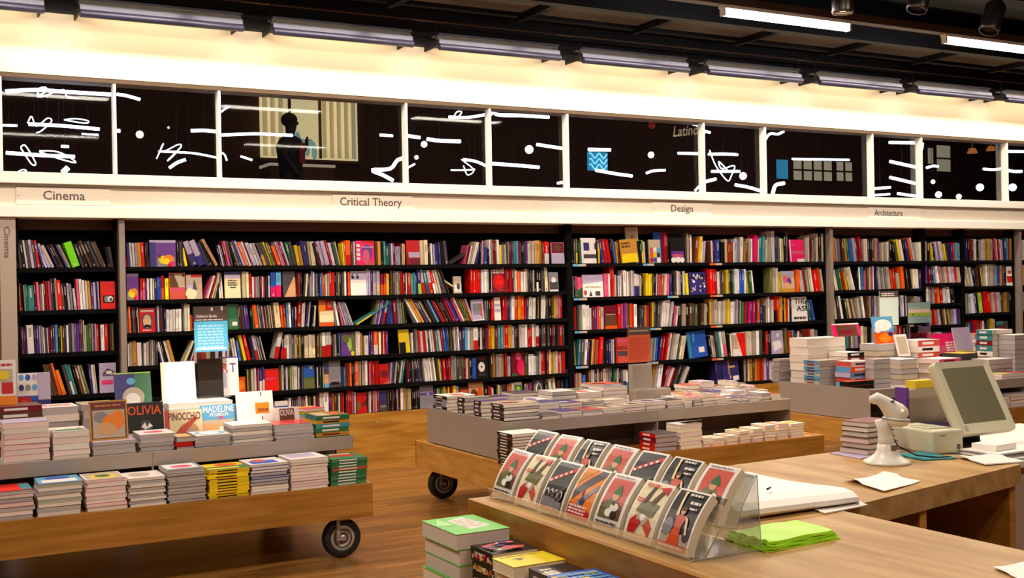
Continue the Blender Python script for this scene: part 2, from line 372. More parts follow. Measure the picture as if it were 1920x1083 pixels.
# windows: one per pane, between the white mullions
MUL = [-.02, .86, 1.73, 2.60, 4.36, 5.25, 6.14, 7.88, 8.75, 10.42, 11.25, 12.83, 13.7, 15.4]
for k in range(len(MUL)-1):
    q = MB(); q.box((MUL[k]+.011, .03, 2.645), (MUL[k+1]-.011, .036, 3.405)); g = structure('window_%d' % (k+1), q, 'glass')
    mr = MB(); mr.box((MUL[k]-.011, -.05, 2.645), (MUL[k]+.011, .045, 3.405)); mr.build('mullion', 'white', g)
# signs on the rail
def sign(x0, x1, t0, t1, text, label):
    s = empty('sign_plate', ((x0+x1)/2, -.05, 2.46), label, 'sign'); cx = (x0+x1)/2
    part('plate', (x0-cx, -.012, -.07), (x1-cx, 0, .07), 'plate', s, .002)
    for dx in (x0-cx+.02, x1-cx-.02):
        q = MB(); q.cyl((dx, -.013, 0), (dx, -.011, 0), .004, n=10); q.build('screw', 'ink', s)
    lettering('lettering', text, .105, 'ink', Matrix.Translation((t0-cx, -.0128, -.03)) @ FRONT, s, width=t1-t0)
sign(.96, 1.68, 1.16, 1.48, 'Cinema', 'cream sign plate lettered Cinema on the rail above the shelves')
sign(3.61, 4.40, 3.68, 4.29, 'Critical Theory', 'cream sign plate lettered Critical Theory on the rail above the shelves')
sign(7.17, 7.97, 7.41, 7.70, 'Design', 'cream sign plate lettered Design on the rail above the shelves')
sign(10.31, 11.21, 10.41, 10.88, 'Architecture', 'cream sign plate lettered Architecture on the rail above the shelves')
# ---------------------------------------------------------------- bookcases
def bookcase(x0, x1, zs, label, posts=()):
    b = empty('bookcase', ((x0+x1)/2, .15, 0), label, 'bookcase'); cx = (x0+x1)/2
    part('back_panel', (x0-cx, .13, .05), (x1-cx, .15, 2.285), 'shelf', b)
    part('side_panel', (x0-cx, -.14, .05), (x0-cx+.012, .13, 2.285), 'shelf', b)
    part('side_panel', (x1-cx-.012, -.14, .05), (x1-cx, .13, 2.285), 'shelf', b)
    for z in zs: part('shelf_board', (x0-cx+.012, -.15, z-.035), (x1-cx-.012, .13, z), 'shelf', b)
    return b
bU1 = bookcase(.965, 1.735, (1.881, 1.536, 1.19, .84, .53), 'black bookcase between the wide grey panel and the first steel post')
bU2 = bookcase(1.795, 6.15, (1.885, 1.605, 1.33, 1.05, .77, .515), 'long black six-shelf bookcase under the Critical Theory sign')
bU3 = bookcase(6.19, 9.68, (1.885, 1.537, 1.2, .84, .55), 'black bookcase under the Design sign with price tags on its shelves')
bU4 = bookcase(9.75, 11.31, (1.885, 1.545, 1.206, .855, .515), 'black bookcase just beyond the second steel post')
bU5 = bookcase(11.33, 12.02, (1.885, 1.605, 1.352, 1.082, .80, .515), 'narrow closely shelved black bookcase under the Architecture sign')
bU6 = bookcase(12.04, 13.0, (1.885, 1.555, 1.21, .86, .515), 'black bookcase in front of the third steel post')
bU7 = bookcase(13.08, 14.9, (1.885, 1.555, 1.21, .86, .515), 'black bookcase beyond the third steel post at the picture edge')
part('divider', (6.151-(1.795+6.15)/2, -.14, .05), (6.189-(1.795+6.15)/2, .13, 2.285), 'shelf', bU2)
for xx, nm in ((1.765, 'first steel shelf post, beside the Cinema bay'), (9.715, 'second steel shelf post, in line with the till screen'), (13.04, 'third steel shelf post, farthest along the wall')):
    p = empty('shelf_post', (xx, 0, 0), nm, 'post', 'steel posts between the bookcases')
    part('upright', (-.024, -.06, 0), (.024, .28, 2.285), 'steel', p, .003)
p = empty('end_panel', (.89, 0, 0), 'wide pale grey upright panel lettered Cinema at the bookcase end', 'panel')
part('upright', (-.06, -.08, 0), (.06, .28, 2.285), 'greypost', p, .003)
lettering('lettering', 'Cinema', .062, 'ink', Matrix.Translation((-.025, -.081, 2.21)) @ FRONT @ Matrix.Rotation(-math.pi/2, 4, 'Z'), p, width=.25)
pl = empty('plinth', (8, -.02, 0), 'oak plinth running along the foot of all the bookcases', 'plinth')
for k, (a, b) in enumerate(((.95, 2.9), (2.905, 4.55), (4.555, 6.8), (6.805, 9.2), (9.205, 11.6), (11.605, 14.9))):
    part('front_board', (a-8, -.002, 0), (b-8, .016, .515), 'oak', pl)
q = MB(); q.cyl((onY(708, 791, -.02).x-8, -.004, onY(708, 791, -.02).z), (onY(708, 791, -.02).x-8, 0, onY(708, 791, -.02).z), .012, n=14); q.build('cable_knob', 'chrome', pl)
# price tags
for (x, y, wpx, c) in ((1074, 496, 14, 's'), (1206, 494, 12, 's'), (1331, 492, 14, 'o'), (1076, 558, 14, 's'), (1252, 554, 12, 's'), (1332, 552, 14, 'o'), (1078, 622, 13, 's'), (1218, 617, 13, 's'), (1333, 613, 13, 'o'), (1080, 687, 13, 's'), (1214, 678, 12, 's'), (1335, 670, 13, 'o')):
    P = onY(x, y+1.5, -.003); z = min((1.885, 1.537, 1.2, .84), key=lambda k: abs(k-P.z))
    dx = wpx*depth(P)/F_PX
    cx = (6.19+9.68)/2
    q = MB(); q.box((P.x-cx, -.1535, z-.03), (P.x-cx+dx, -.1505, z-.008), rgb(c)); q.box((P.x-cx+dx, -.1535, z-.03), (P.x-cx+2.1*dx, -.1505, z-.008), rgb('h'))
    tag(q.build('price_tag', 'matt', bU3), 'blue price tag' if c == 's' else 'orange price tag')
# ================================================================ BOOKS ON THE SHELVES
# row: (unit words, row words, z, entries "x0 x1 lean heightpx tokens;...", px taken along the row's foot)
ROWS = [
('Cinema bay', 'top', 1.881, "29 76 7 54 e d d k w d e d r;76 84 15 46 k v;85 104 24 44 e e h;108 122 24 44 v k u k;124 134 24 44 v e h;136 152 18 46 L;154 167 18 46 d k;169 201 22 50 u k d d u;203 214 8 40 k d"),
('Cinema bay', 'second', 1.536, "29 44 2 52 k u o k;46 54 3 50 g n;54 66 2 50 t;66 76 3 55 m i;76 84 2 52 g c;84 98 3 56 m r i;98 110 3 60 d k h;110 118 4 58 R;118 138 4 52 d k e g;140 145 5 42 w;146 162 3 58 i w w;162 172 3 56 h a;172 182 2 52 p e;182 188 2 54 v w"),
('Cinema bay', 'third', 1.19, "26 32 2 52 i;32 52 2 52 d h k p m v;52 65 2 54 w;66 82 2 52 v p e g;82 96 2 50 w d w m;96 110 1 52 m v s;110 122 1 52 k y u;122 130 1 52 v w;130 150 1 54 d g p p;150 160 1 60 p u h;160 176 1 52 c n j g;176 190 1 52 i e R k;190 204 1 50 w R;204 216 1 52 k u j u"),
('Cinema bay', 'fourth', .84, "97 117 14 60 j u u o;118 126 16 46 O;131 147 14 58 d tw t;149 169 14 55 k u h j;171 184 5 56 v w h"),
('long bookcase', 'top', 1.885, "232 240 5 40 n r;240 259 3 46 v w w e;259 267 3 45 a;267 273 3 46 r;273 280 2 46 k u;333 345 2 50 k d d;347 353 11 34 y;362 386 22 47 ev ev;387 400 24 44 v d k;404 411 28 50 A;414 424 12 40 k e d;425 438 12 48 m i d;442 455 18 46 k j v;456 475 20 46 e o w w m;476 494 21 42 e w e;495 508 20 42 da d;509 520 20 44 y j u;521 528 20 36 o;529 544 18 46 e i m e;545 557 14 46 nd d;558 570 10 38 y a;571 580 9 48 v v;581 593 6 46 h c c;594 603 12 42 k m;604 619 14 46 e e;620 623 14 46 r;624 640 13 44 e w d n h;644 650 3 44 y o;650 659 2 47 or;660 667 1 45 d w;704 715 1 44 u a;715 724 1 44 k t;724 731 1 37 n;731 742 1 42 v e m;742 752 1 36 e e;752 757 0 42 m w;758 761 0 40 y;789 803 1 46 h c;803 812 2 40 k d w;813 823 2 38 e v;824 829 2 42 v;830 841 6 44 k d;843 846 -60 26 d;869 880 -14 36 i m w;880 890 -16 42 h c w;891 897 -10 40 v;899 908 -3 45 k e i;908 914 -2 34 b;914 918 0 30 k;918 932 1 46 w h m m;932 937 1 46 w;937 950 1 38 y g h;950 960 1 44 d e m;960 972 0 44 d t s;972 990 0 42 m d k u p;990 994 0 40 w;994 1006 0 44 h h h;1006 1016 0 44 a a;1016 1022 0 40 n r;1022 1031 0 44 rw"),
('long bookcase', 'second', 1.605, "263 273 0 42 ri ri;273 280 0 40 v w;280 290 0 40 g w h;290 303 0 42 v b b;303 309 0 46 ro;310 317 0 42 Y;384 391 -18 42 i w;393 400 -17 50 r c;402 407 -13 46 c k;412 420 4 48 w c;455 468 1 50 c C;468 473 0 46 r;473 488 0 40 w i g h;488 497 0 40 m w i;497 507 0 40 k d k w;508 518 0 50 bI;518 528 0 50 sI;556 566 -2 46 m u r k;569 576 -5 44 d c;578 584 -1 40 d g;584 590 -1 48 e w;590 600 0 42 d g k;600 606 0 44 b a;606 618 0 42 o w h;618 628 1 46 r R;628 650 0 46 k d j k d w;650 657 0 46 m o;688 700 0 50 e e v;700 713 0 48 eh eh;714 730 0 40 mo ro y;733 748 0 46 u d g h;748 756 0 46 j r;756 764 0 42 r k w;766 772 1 42 or;772 784 2 40 t t v;785 792 3 48 vl;794 800 9 46 wr;801 807 10 44 td;808 814 11 46 wr;815 820 13 44 Rw;821 829 14 46 w c;831 845 20 46 d d k u;867 873 58 34 c;882 902 0 46 r R r r;904 918 0 46 w w w;918 924 0 44 k w;948 964 0 46 r m r m;964 970 0 44 h w;970 977 0 40 o;977 986 0 40 w w;986 994 0 44 h d;994 1000 0 40 dk d;1000 1006 0 42 c k;1006 1016 0 42 kw k;1016 1022 0 42 d d;1023 1029 2 46 c"),
('long bookcase', 'third', 1.33, "232 242 1 48 hr h;242 250 2 50 o k;250 262 2 50 d u k w;293 306 1 50 v w m d;306 312 1 46 k v;312 325 0 42 w w;325 341 0 42 w w w;346 357 0 52 w c;357 364 0 30 o m;364 426 0 44 d k m e k d w d g u;449 470 6 46 d m d p v;471 478 4 40 k j;479 486 7 46 o;487 494 7 46 g d;495 500 7 44 e m;501 516 6 44 h u h u h u;517 528 5 48 C;529 538 4 44 o ro;539 547 2 48 s w;548 557 0 40 v k wu;558 564 -3 48 r;565 571 -4 46 w c;573 580 -6 48 v e;584 591 -5 40 k c;629 645 10 46 g w k i;647 654 16 46 e g;655 664 20 44 e g w;667 670 -60 40 ty;698 712 -13 48 j e p w;713 722 -12 46 v wr;724 731 -8 40 v;733 738 3 46 nb;739 746 4 46 m;747 756 4 48 g G;757 764 5 40 j k;783 797 30 46 w a a;798 806 30 44 v d;807 813 30 42 c u;815 825 28 44 d s;831 837 30 42 i r;839 850 28 44 u k d;851 864 27 48 r p v;865 872 26 46 i w;873 879 24 44 o n;880 885 23 44 l r;886 890 20 44 w;910 921 0 40 g j k;922 927 0 42 r;943 953 0 48 r r;953 958 0 44 v b;959 965 -1 46 w;966 984 -1 46 o O o;985 991 -3 42 r v;992 1004 -2 42 w W;1005 1014 -1 44 k y k;1015 1024 -3 48 w w;1025 1039 0 44 d k u;1040 1048 0 46 y h;1048 1056 0 46 i r"),
('long bookcase', 'fourth', 1.05, "232 244 1 44 h w;244 258 1 48 h a;258 267 1 46 w;270 280 0 44 w h;281 297 0 48 g h g d;303 316 12 44 v w d k;318 330 14 46 w a;342 352 -24 44 c k;355 362 -18 42 w r;364 424 0 40 w m r h k e k w;426 434 0 40 w d;439 447 9 44 w c;448 453 9 38 b;458 464 12 50 y;465 471 12 50 r;473 480 10 46 k v d;482 490 12 48 er w;491 499 13 46 g k h;513 522 -12 50 wr;527 538 -3 44 kr wr;538 548 0 46 w g;548 562 0 46 j h u;562 570 0 46 y d k;571 592 0 44 hc hc hc;595 604 0 46 u j;604 622 0 46 wr wr;622 639 1 44 k d h k s;667 676 -1 46 w w;676 681 0 44 a;684 692 0 38 w;693 700 0 46 v p;701 709 0 44 ow;711 716 0 44 c;717 722 0 44 r w;722 729 0 44 r p;773 780 2 38 w d;780 790 3 44 g r;790 800 4 40 w r;801 808 5 42 w d;809 816 6 42 w w;817 824 6 42 r t;825 830 7 42 w;831 838 6 46 r b;839 845 4 46 b d;846 852 2 46 j u;852 862 2 46 w e w;862 868 1 38 d;868 878 0 44 v s;878 888 0 44 w h;888 897 0 42 wr;897 906 0 42 k w;906 917 0 42 k m u d;917 922 0 46 o;922 928 0 46 Y;928 934 0 42 d r;934 944 0 44 t s;944 953 0 46 o r;953 960 0 44 a;960 966 0 42 w;966 974 0 42 d k m;974 990 0 44 w W w;990 999 0 36 r r;999 1006 0 44 w h;1006 1012 0 42 wr;1012 1050 0 42 k d u k d k m d k u;1050 1060 0 40 r d"),
('long bookcase', 'fifth', .77, "462 472 1 44 k y j d;472 482 1 46 c w;482 487 0 44 m i;487 497 0 46 vw vw;525 533 0 48 j h;533 551 0 46 k e d l h;551 558 0 46 w;560 570 0 44 w v k g;592 598 0 40 k w;598 606 0 44 k n k;604 608 0 40 w;641 648 0 38 v t;648 660 0 46 m u o;660 666 0 44 k d;666 673 0 48 o;673 678 0 46 w h;680 690 0 46 h w;690 696 0 44 m i;696 704 0 46 rd r;704 712 0 44 r;731 738 -5 42 e v;740 746 -7 42 c k;748 755 -9 44 w t;760 778 2 44 k m k d;779 792 5 46 k v d d;798 808 6 44 w w;809 820 7 44 w h W;823 832 6 42 j y p;833 838 4 42 r;839 845 2 42 m r;846 852 0 46 g h;852 870 0 44 g d j d;870 878 0 40 m r w;878 886 0 40 u k;886 893 0 40 b;917 921 0 44 k;921 930 0 46 u a;931 946 0 44 g h h;948 953 0 44 r u;953 958 0 40 w e;986 992 0 44 j d;992 1002 0 40 w w;1002 1010 0 36 w g;1012 1022 0 46 w r r;1022 1026 0 40 k;1026 1034 0 46 r w;1034 1040 0 42 a y;1040 1048 0 42 w w;1048 1054 0 42 r h;1054 1060 0 42 r"),
('long bookcase', 'bottom', .515, "542 552 0 40 w v;552 560 0 38 k u;560 570 0 40 e d;570 579 2 40 r w;581 600 1 40 j k w m d;600 617 0 44 w W;617 622 0 42 v p;622 646 0 42 r a u d w u o r;647 652 0 38 k u;652 664 0 44 r r i;664 669 0 40 e w;690 694 0 36 d w;694 711 0 40 w m h i w r;727 752 0 40 u k d k m w k;752 762 0 42 w a;762 774 0 40 g h y v;774 787 0 40 k k d k;815 822 0 36 v m w;822 832 0 36 l n;832 850 0 38 y m y m r;850 862 0 38 y w;908 916 0 34 k;916 923 0 34 r;924 930 5 30 w d;931 950 0 34 k c j d m;950 966 0 36 u o a w h;980 988 0 34 k g;988 998 0 34 m p i;1022 1028 0 30 k;1031 1044 4 40 w h w;1046 1058 0 36 u k"),
('Design bookcase', 'top', 1.885, "1073 1090 0 46 k d jy k n;1120 1128 0 44 k y v;1129 1147 10 46 v r r;1149 1157 9 46 k d b;1158 1164 5 42 a u;1201 1208 2 44 k ly;1209 1217 3 40 w k;1246 1252 0 58 r m;1252 1257 0 50 k;1286 1292 0 56 d h;1292 1299 0 54 m w;1302 1314 -7 50 u o y;1315 1321 -6 40 w e;1332 1340 2 42 u w m;1341 1351 1 42 v b v;1352 1359 0 40 k;1360 1366 0 44 h y;1366 1378 -1 38 r o u c;1378 1388 -1 44 e g;1389 1394 -3 50 w;1396 1403 -2 38 a u;1404 1412 -1 46 h h w;1413 1420 -3 52 I;1421 1423 -2 44 w;1424 1434 -2 50 t t;1435 1439 -2 44 c;1440 1454 1 58 h w;1454 1460 0 50 v d;1460 1470 1 46 j c C;1470 1478 0 58 k d;1511 1519 0 50 h w;1521 1530 0 42 m g j;1531 1547 0 54 h k h"),
('Design bookcase', 'second', 1.537, "1073 1079 0 40 w k;1079 1093 0 40 in in in;1134 1145 1 44 i i w;1145 1153 0 58 r R;1155 1158 0 42 w k;1159 1170 0 40 w w g;1170 1176 0 50 w;1177 1183 0 46 w h;1185 1190 0 48 w e;1190 1200 0 42 wv wv;1200 1206 0 40 h k;1211 1224 -2 42 y y y;1225 1232 -3 42 d k w;1234 1244 -4 40 i o o;1246 1254 -4 40 w i;1255 1263 -3 40 v k;1265 1286 0 46 d w h k w;1288 1292 3 42 y;1328 1346 2 48 r R r r;1346 1351 1 44 w;1351 1361 0 44 d u j;1362 1367 0 46 y;1367 1378 0 44 d k n;1378 1388 0 47 w w;1388 1396 0 44 b b;1396 1400 0 46 w;1402 1415 6 42 y j n w;1445 1460 0 48 j h w;1460 1465 0 40 y;1493 1500 0 42 o;1502 1512 10 42 h w i;1513 1519 9 40 j h;1521 1528 9 46 h w;1530 1537 9 40 R R;1539 1546 9 44 o w"),
('Design bookcase', 'third', 1.2, "1075 1082 1 44 u r;1082 1090 0 46 d g;1090 1093 0 40 l;1093 1107 0 48 w W;1107 1112 0 42 w g;1112 1123 0 44 m p i;1123 1128 0 44 o;1128 1134 0 44 w;1159 1166 0 48 r;1166 1178 0 48 i p i;1178 1190 0 46 n o r;1190 1196 0 44 w;1196 1208 0 40 k d v;1209 1217 -1 42 a r;1219 1231 -2 48 u y d;1233 1237 -3 44 d;1240 1254 -7 50 w w W;1256 1262 -8 46 w d;1263 1270 -8 38 i w;1272 1330 -2 42 k h k u d j k u h k;1332 1346 0 50 a h h;1347 1360 -2 44 w h w;1361 1368 -2 50 y y;1370 1379 -2 44 w W;1381 1390 -2 46 e d h;1391 1396 -2 42 n;1397 1402 -2 42 r v;1404 1416 -2 42 I p I;1418 1426 -1 44 d o;1427 1436 0 34 v d;1437 1444 -1 48 h w;1448 1451 0 44 w;1451 1458 0 50 rk;1458 1468 0 50 or a;1468 1472 0 42 k;1472 1478 0 46 y r;1478 1485 0 44 w h k;1518 1530 13 40 n v b"),
('Design bookcase', 'fourth', .84, "1074 1082 3 46 k j;1084 1094 -5 50 t d;1096 1107 -5 48 w p k;1109 1114 -5 48 y i;1116 1121 -5 46 a i;1123 1129 -5 50 R;1131 1142 -1 44 d k v;1142 1149 0 46 v e;1149 1155 0 46 w k;1181 1215 0 42 d w k e d h;1219 1232 -7 44 h t e b;1235 1243 -10 46 v r;1246 1254 -12 52 r w;1257 1268 -12 50 h w w;1270 1282 -12 44 j w C;1334 1345 9 42 k w h;1346 1358 8 50 d t w;1360 1366 8 50 wi;1367 1374 4 44 k c;1400 1424 0 46 h w h w;1424 1436 0 48 d j k;1436 1446 0 46 r k;1472 1477 0 48 j;1477 1486 0 42 r o r;1486 1492 0 44 s d;1492 1500 0 40 k w;1500 1521 0 44 m u m r;1524 1536 5 42 h g"),
('Design bookcase', 'bottom', .55, "1063 1075 0 50 b b;1076 1092 -1 40 i e a w;1093 1100 0 36 b;1104 1116 0 44 u c w;1116 1124 0 44 v w;1124 1132 0 42 u m;1132 1142 0 46 w h;1142 1150 0 46 g d;1151 1160 -2 44 n n w;1162 1168 0 42 m d;1169 1180 0 40 wv wt;1221 1239 -10 46 a e w;1242 1249 -18 40 m i;1252 1258 -22 36 w r;1262 1270 -24 40 d k;1276 1286 -26 36 w k;1343 1355 2 46 v v v;1392 1407 0 44 k h d c;1407 1420 0 44 a u a;1420 1434 0 46 o r o;1434 1444 0 44 e p;1444 1454 0 36 w W;1454 1462 0 40 r g"),
('bay past the second post', 'top', 1.885, "1556 1568 4 48 r o O;1570 1579 6 44 e g d;1581 1590 6 44 u a;1592 1600 8 42 n b;1602 1611 8 44 e d;1613 1619 6 48 r m;1621 1628 2 42 w c;1628 1640 0 44 d k u;1640 1648 0 44 h a p;1655 1666 0 36 c h w;1666 1674 0 38 h k;1676 1685 10 36 k j;1687 1696 12 40 y w;1699 1707 14 42 k v;1709 1716 14 44 o w;1719 1728 2 36 w C;1728 1732 0 38 r"),
('bay past the second post', 'second', 1.545, "1557 1565 10 38 e d;1567 1573 12 40 c w;1575 1581 12 40 n N;1583 1592 14 34 r o y;1594 1604 17 44 h c w;1608 1614 2 44 k c;1614 1620 0 44 b t;1620 1624 0 36 i;1624 1634 0 42 d j c;1634 1640 0 44 i w;1640 1646 0 44 k v;1648 1660 6 42 h g h;1662 1672 8 42 g h;1674 1681 9 38 o r;1683 1689 7 30 h;1691 1697 6 42 o;1699 1711 9 38 k d k;1714 1723 3 38 c w;1724 1732 0 36 v p k"),
('bay past the second post', 'third', 1.206, "1557 1570 8 38 c d h;1573 1582 11 44 d w;1585 1597 13 38 k j c;1599 1607 14 36 u h;1611 1624 9 40 h g w;1626 1645 0 42 u h d e;1646 1690 0 40 h d w h e k;1690 1702 2 40 e w v h;1717 1732 0 38 h e v"),
('bay past the second post', 'fourth', .855, "1556 1566 0 44 v h;1566 1578 0 40 w h;1578 1592 0 42 d k t;1592 1603 0 46 u w h;1604 1614 2 46 e d;1615 1634 0 40 c h k;1636 1732 0 38 h v g k w r k d h k e"),
('narrow bay', 'top', 1.885, "1735 1745 0 38 h k;1748 1755 9 32 y k;1757 1763 11 36 e p;1765 1771 12 36 w h;1773 1780 11 32 y d;1784 1802 0 34 v r s t e"),
('narrow bay', 'second', 1.605, "1735 1740 0 40 p;1743 1755 5 30 m v t;1758 1769 11 32 w i h;1772 1802 8 30 h i w e r h"),
('narrow bay', 'third', 1.352, "1737 1746 0 34 w e;1750 1763 4 32 h r a;1765 1774 4 30 r w;1776 1792 7 32 W w k u"),
('narrow bay', 'fourth', 1.082, "1737 1747 0 30 v e;1750 1758 9 30 r o;1761 1772 9 30 e h k u;1774 1783 9 30 c u y;1785 1803 2 30 g e v u"),
('narrow bay', 'fifth', .80, "1742 1752 0 30 h g;1752 1802 0 30 h w v u m n h"),
('bay before the third post', 'top', 1.885, "1812 1822 0 42 v k r;1822 1832 0 40 u w;1832 1844 0 38 k j h e;1844 1862 0 42 h a y h;1863 1872 4 42 m i w;1874 1883 4 40 r w e;1884 1899 0 42 v t m a"),
('bay before the third post', 'second', 1.555, "1811 1821 15 38 w h c;1824 1833 13 36 w k v;1836 1844 8 36 u k y;1846 1856 2 42 h w h;1856 1868 0 42 h g;1868 1888 0 40 s v a d k"),
('bay before the third post', 'third', 1.21, "1811 1821 2 38 h t w;1824 1837 8 38 w e v k;1839 1845 8 38 l;1848 1860 8 40 r R;1863 1882 7 38 h i w e d;1885 1899 0 38 a d k"),
('bay before the third post', 'fourth', .86, "1812 1826 0 36 n d v;1826 1834 0 40 r;1834 1850 0 38 u r w k;1851 1866 -3 40 d y h"),
('bay beyond the third post', 'top', 1.885, "1909 1960 0 40 e h w c d h r w k e"),
('bay beyond the third post', 'second', 1.555, "1909 1960 0 40 h a h w e h k h w e"),
('bay beyond the third post', 'third', 1.21, "1909 1960 0 38 h h e w h k j w u m"),
('bay beyond the third post', 'fourth', .86, "1909 1960 0 38 v o k h w e h k u r"),
]
books = []     # dicts
for ui, (unit, row, z, txt) in enumerate(ROWS):
    for ent in txt.split(';'):
        a = ent.split(); x0, x1, lean, hp = (float(v) for v in a[:4]); toks = a[4:]
        ys = px((onY((x0+x1)/2, 560, .03).x, .03, z))[1]
        X0, X1 = onY(x0, ys, .03).x, onY(x1, ys, .03).x
        wts = [R.uniform(.75, 1.25) for _ in toks]; tot = sum(wts); xx = X0; d = depth((X0, .03, z))
        al = math.radians(abs(lean)); ca = math.cos(al)
        for tk, wt in zip(toks, wts):
            fw = (X1-X0)*wt/tot
            th = max(.006, fw*(ca if abs(lean) < 45 else 1)-.0006)
            if abs(lean) > 45: th = .016
            h = min(.40, hp*d/F_PX*R.uniform(.96, 1.03)/(ca if lean else 1)*(.98))
            books.append(dict(unit=unit, row=row, z=z, x=xx, fw=fw, t=th, h=h, lean=lean, tok=tk, area=fw*h*ca/(d*d), ui=ui))
            xx += fw
FACE = []      # filled below, used as landmarks
def face(unit, row, z, xa, xb, hpx, lean, body, shapes, words, texts=(), t=.018, Y=.03, rz=0):
    ys = px((onY((xa+xb)/2, 560, Y).x, Y, z))[1]
    X0, X1 = onY(xa, ys, Y).x, onY(xb, ys, Y).x; d = depth((X0, Y, z)); h = hpx*d/F_PX
    al = math.radians(lean)
    # leaning sideways is a turn about Y, done on the base point
    w_ = X1-X0-.003
    mb = MB(); bc = rgb(body); e = .0022
    mb.box((0, 0, 0), (w_, e, h), bc, 0); mb.box((0, t-e, 0), (w_, t, h), bc, 0); mb.box((0, e, 0), (e, t-e, h), bc, 0)
    mb.box((e, e, .003), (w_-.003, t-e, h-.003), rgb((232, 222, 206)), 1)
    design(mb, shapes, lambda u, v, k: (u*w_, -.0004*k, v*h))
    mw = Matrix.Translation((X0+.0015, Y, z+.0005)) @ Matrix.Rotation(-al, 4, 'Y') @ Matrix.Rotation(-math.radians(4), 4, 'X')
    o = mb.build('face_out_book', ['cover', 'page'], mw=mw)
    tag(o, words, 'book', 'books shown face out on the wall shelves')
    for tx, u0, v0, wd, sz, c in texts:
        lettering('title_lettering', tx, sz*h, ink(c), Matrix.Translation((u0*w_, -.0004*(len(shapes)+1)-.0007, v0*h)) @ FRONT, o, width=wd*w_)
    FACE.append((unit, row, X0, X1, words))
c1, c2, c3, c4, c5, c6 = 'Cinema bay', 'long bookcase', 'Design bookcase', 'bay past the second post', 'narrow bay', 'bay before the third post'
face(c1, 'second', 1.536, 189, 217, 52, 0, 'R', [('r', .15, .22, .93, .5, 'k'), ('e', .4, .36, .16, .12, 'g'), ('e', .66, .36, .2, .11, 'w'), ('e', .7, .34, .1, .06, 'd'), ('t', .1, .66, .8, .7, 1, 'x')], 'bright red book with a black and white photo, face out in the Cinema bay')
face(c1, 'fourth', .84, 187, 219, 56, 0, 'e', [('p', [(.15, .62), (.5, .82), (.95, .7), (.6, .6)], 'd'), ('e', .58, .68, .2, .06, 'w'), ('t', .2, .55, .9, .6, 1, 'k'), ('r', .12, .28, .8, .42, 'I'), ('t', .15, .3, .78, .4, 1, 'i')], 'lavender book with a closed eye and pink title, face out in the Cinema bay')
mosaic = [('r', .0, .93, 1, 1, 'e'), ('r', .26, .9, 1, .92, 'e'), ('r', .28, .0, .95, .36, 'g'), ('e', .5, .26, .16, .16, 'y'), ('e', .72, .28, .2, .17, 'O'), ('e', .62, .2, .14, .12, 'Y'), ('e', .82, .1, .12, .1, 'I'), ('e', .74, .05, .08, .07, 'r'), ('r', .3, .34, .42, .44, 'm')]
face(c2, 'top', 1.885, 281, 331, 50, 0, 'p', [('r', 0, 0, .22, .9, 'v')]+mosaic, 'wide purple book with yellow and pink shapes, face out on the top shelf', t=.03)
face(c2, 'second', 1.605, 230, 261, 50, 0, 'p', mosaic, 'purple book with yellow and pink shapes, face out beside the first steel post')
face(c2, 'top', 1.885, 668, 703, 46, 0, 'I', [('e', .6, .5, .3, .34, 'p'), ('e', .55, .35, .2, .3, 'i'), ('p', [(.3, 0), (1, 0), (1, .18)], 'x'), ('r', .3, .72, 1, .76, 'e'), ('r', .3, .9, 1, 1, 'r')]+[('r', .04, .2+.18*k, .22, .32+.18*k, 'w') for k in range(4)], 'hot pink book with white spine title, face out on the top shelf', t=.03)
face(c2, 'top', 1.885, 763, 788, 46, 0, 'r', [('r', .15, .3, 1, .52, 'e'), ('r', 0, 0, .14, .45, 'm'), ('r', .2, 0, 1, .26, 'm')], 'red book with a pale label block, face out on the top shelf')
face(c2, 'top', 1.885, 1035, 1059, 40, 0, 'e', [('r', .02, .5, .98, .98, 'm'), ('e', .5, .74, .3, .16, 'u')], 'pale book with a maroon upper half, face out near the divider')
face(c2, 'second', 1.605, 318, 349, 50, 0, 'x', [('r', .05, .45, .95, .95, 'h'), ('p', [(.05, .45), (.6, .45), (.3, .95), (.05, .95)], 'u'), ('t', .08, .3, .95, .44, 2, 'i'), ('r', .8, .84, .95, .96, 'd')], 'salmon book with a faded brown photo, face out on the second shelf')
face(c2, 'second', 1.605, 350, 380, 46, 0, 'h', [('r', .3, .88, 1, 1, 'r'), ('e', .3, .22, .36, .24, 'c'), ('p', [(.05, .5), (.35, .75), (.4, .4)], 'e'), ('p', [(.4, .4), (.7, .35), (.5, .8)], 'd'), ('p', [(.75, .5), (1, .7), (1, .3)], 'A')], 'grey and cream book with a red top strip, face out')
face(c2, 'second', 1.605, 422, 452, 50, 0, 'C', [('r', 0, .88, 1, 1, 'v'), ('r', 0, .74, 1, .88, 'e'), ('t', .2, .45, .8, .7, 3, 'd'), ('r', .32, .38, .7, .42, 'd')], 'cream book with a navy top band and small print, face out')
face(c2, 'second', 1.605, 531, 555, 48, 0, 'd', [('p', [(.1, 0), (1, 0), (1, .75), (.9, .8)], 'A'), ('p', [(0, 0), (.1, 0), (.6, .7), (.5, .9), (0, .6)], 'd')], 'dark book with a tan diagonal corner, face out')
face(c2, 'second', 1.605, 658, 688, 46, 0, 'W', [('r', 0, .64, 1, 1, 'e'), ('e', .16, .74, .09, .06, 'k'), ('e', .46, .74, .09, .06, 'k'), ('p', [(.05, .74), (.12, .9), (.16, .88), (.13, .76)], 'k'), ('p', [(.36, .74), (.43, .9), (.47, .88), (.44, .76)], 'k')], 'white book with two large black quotation marks, face out')
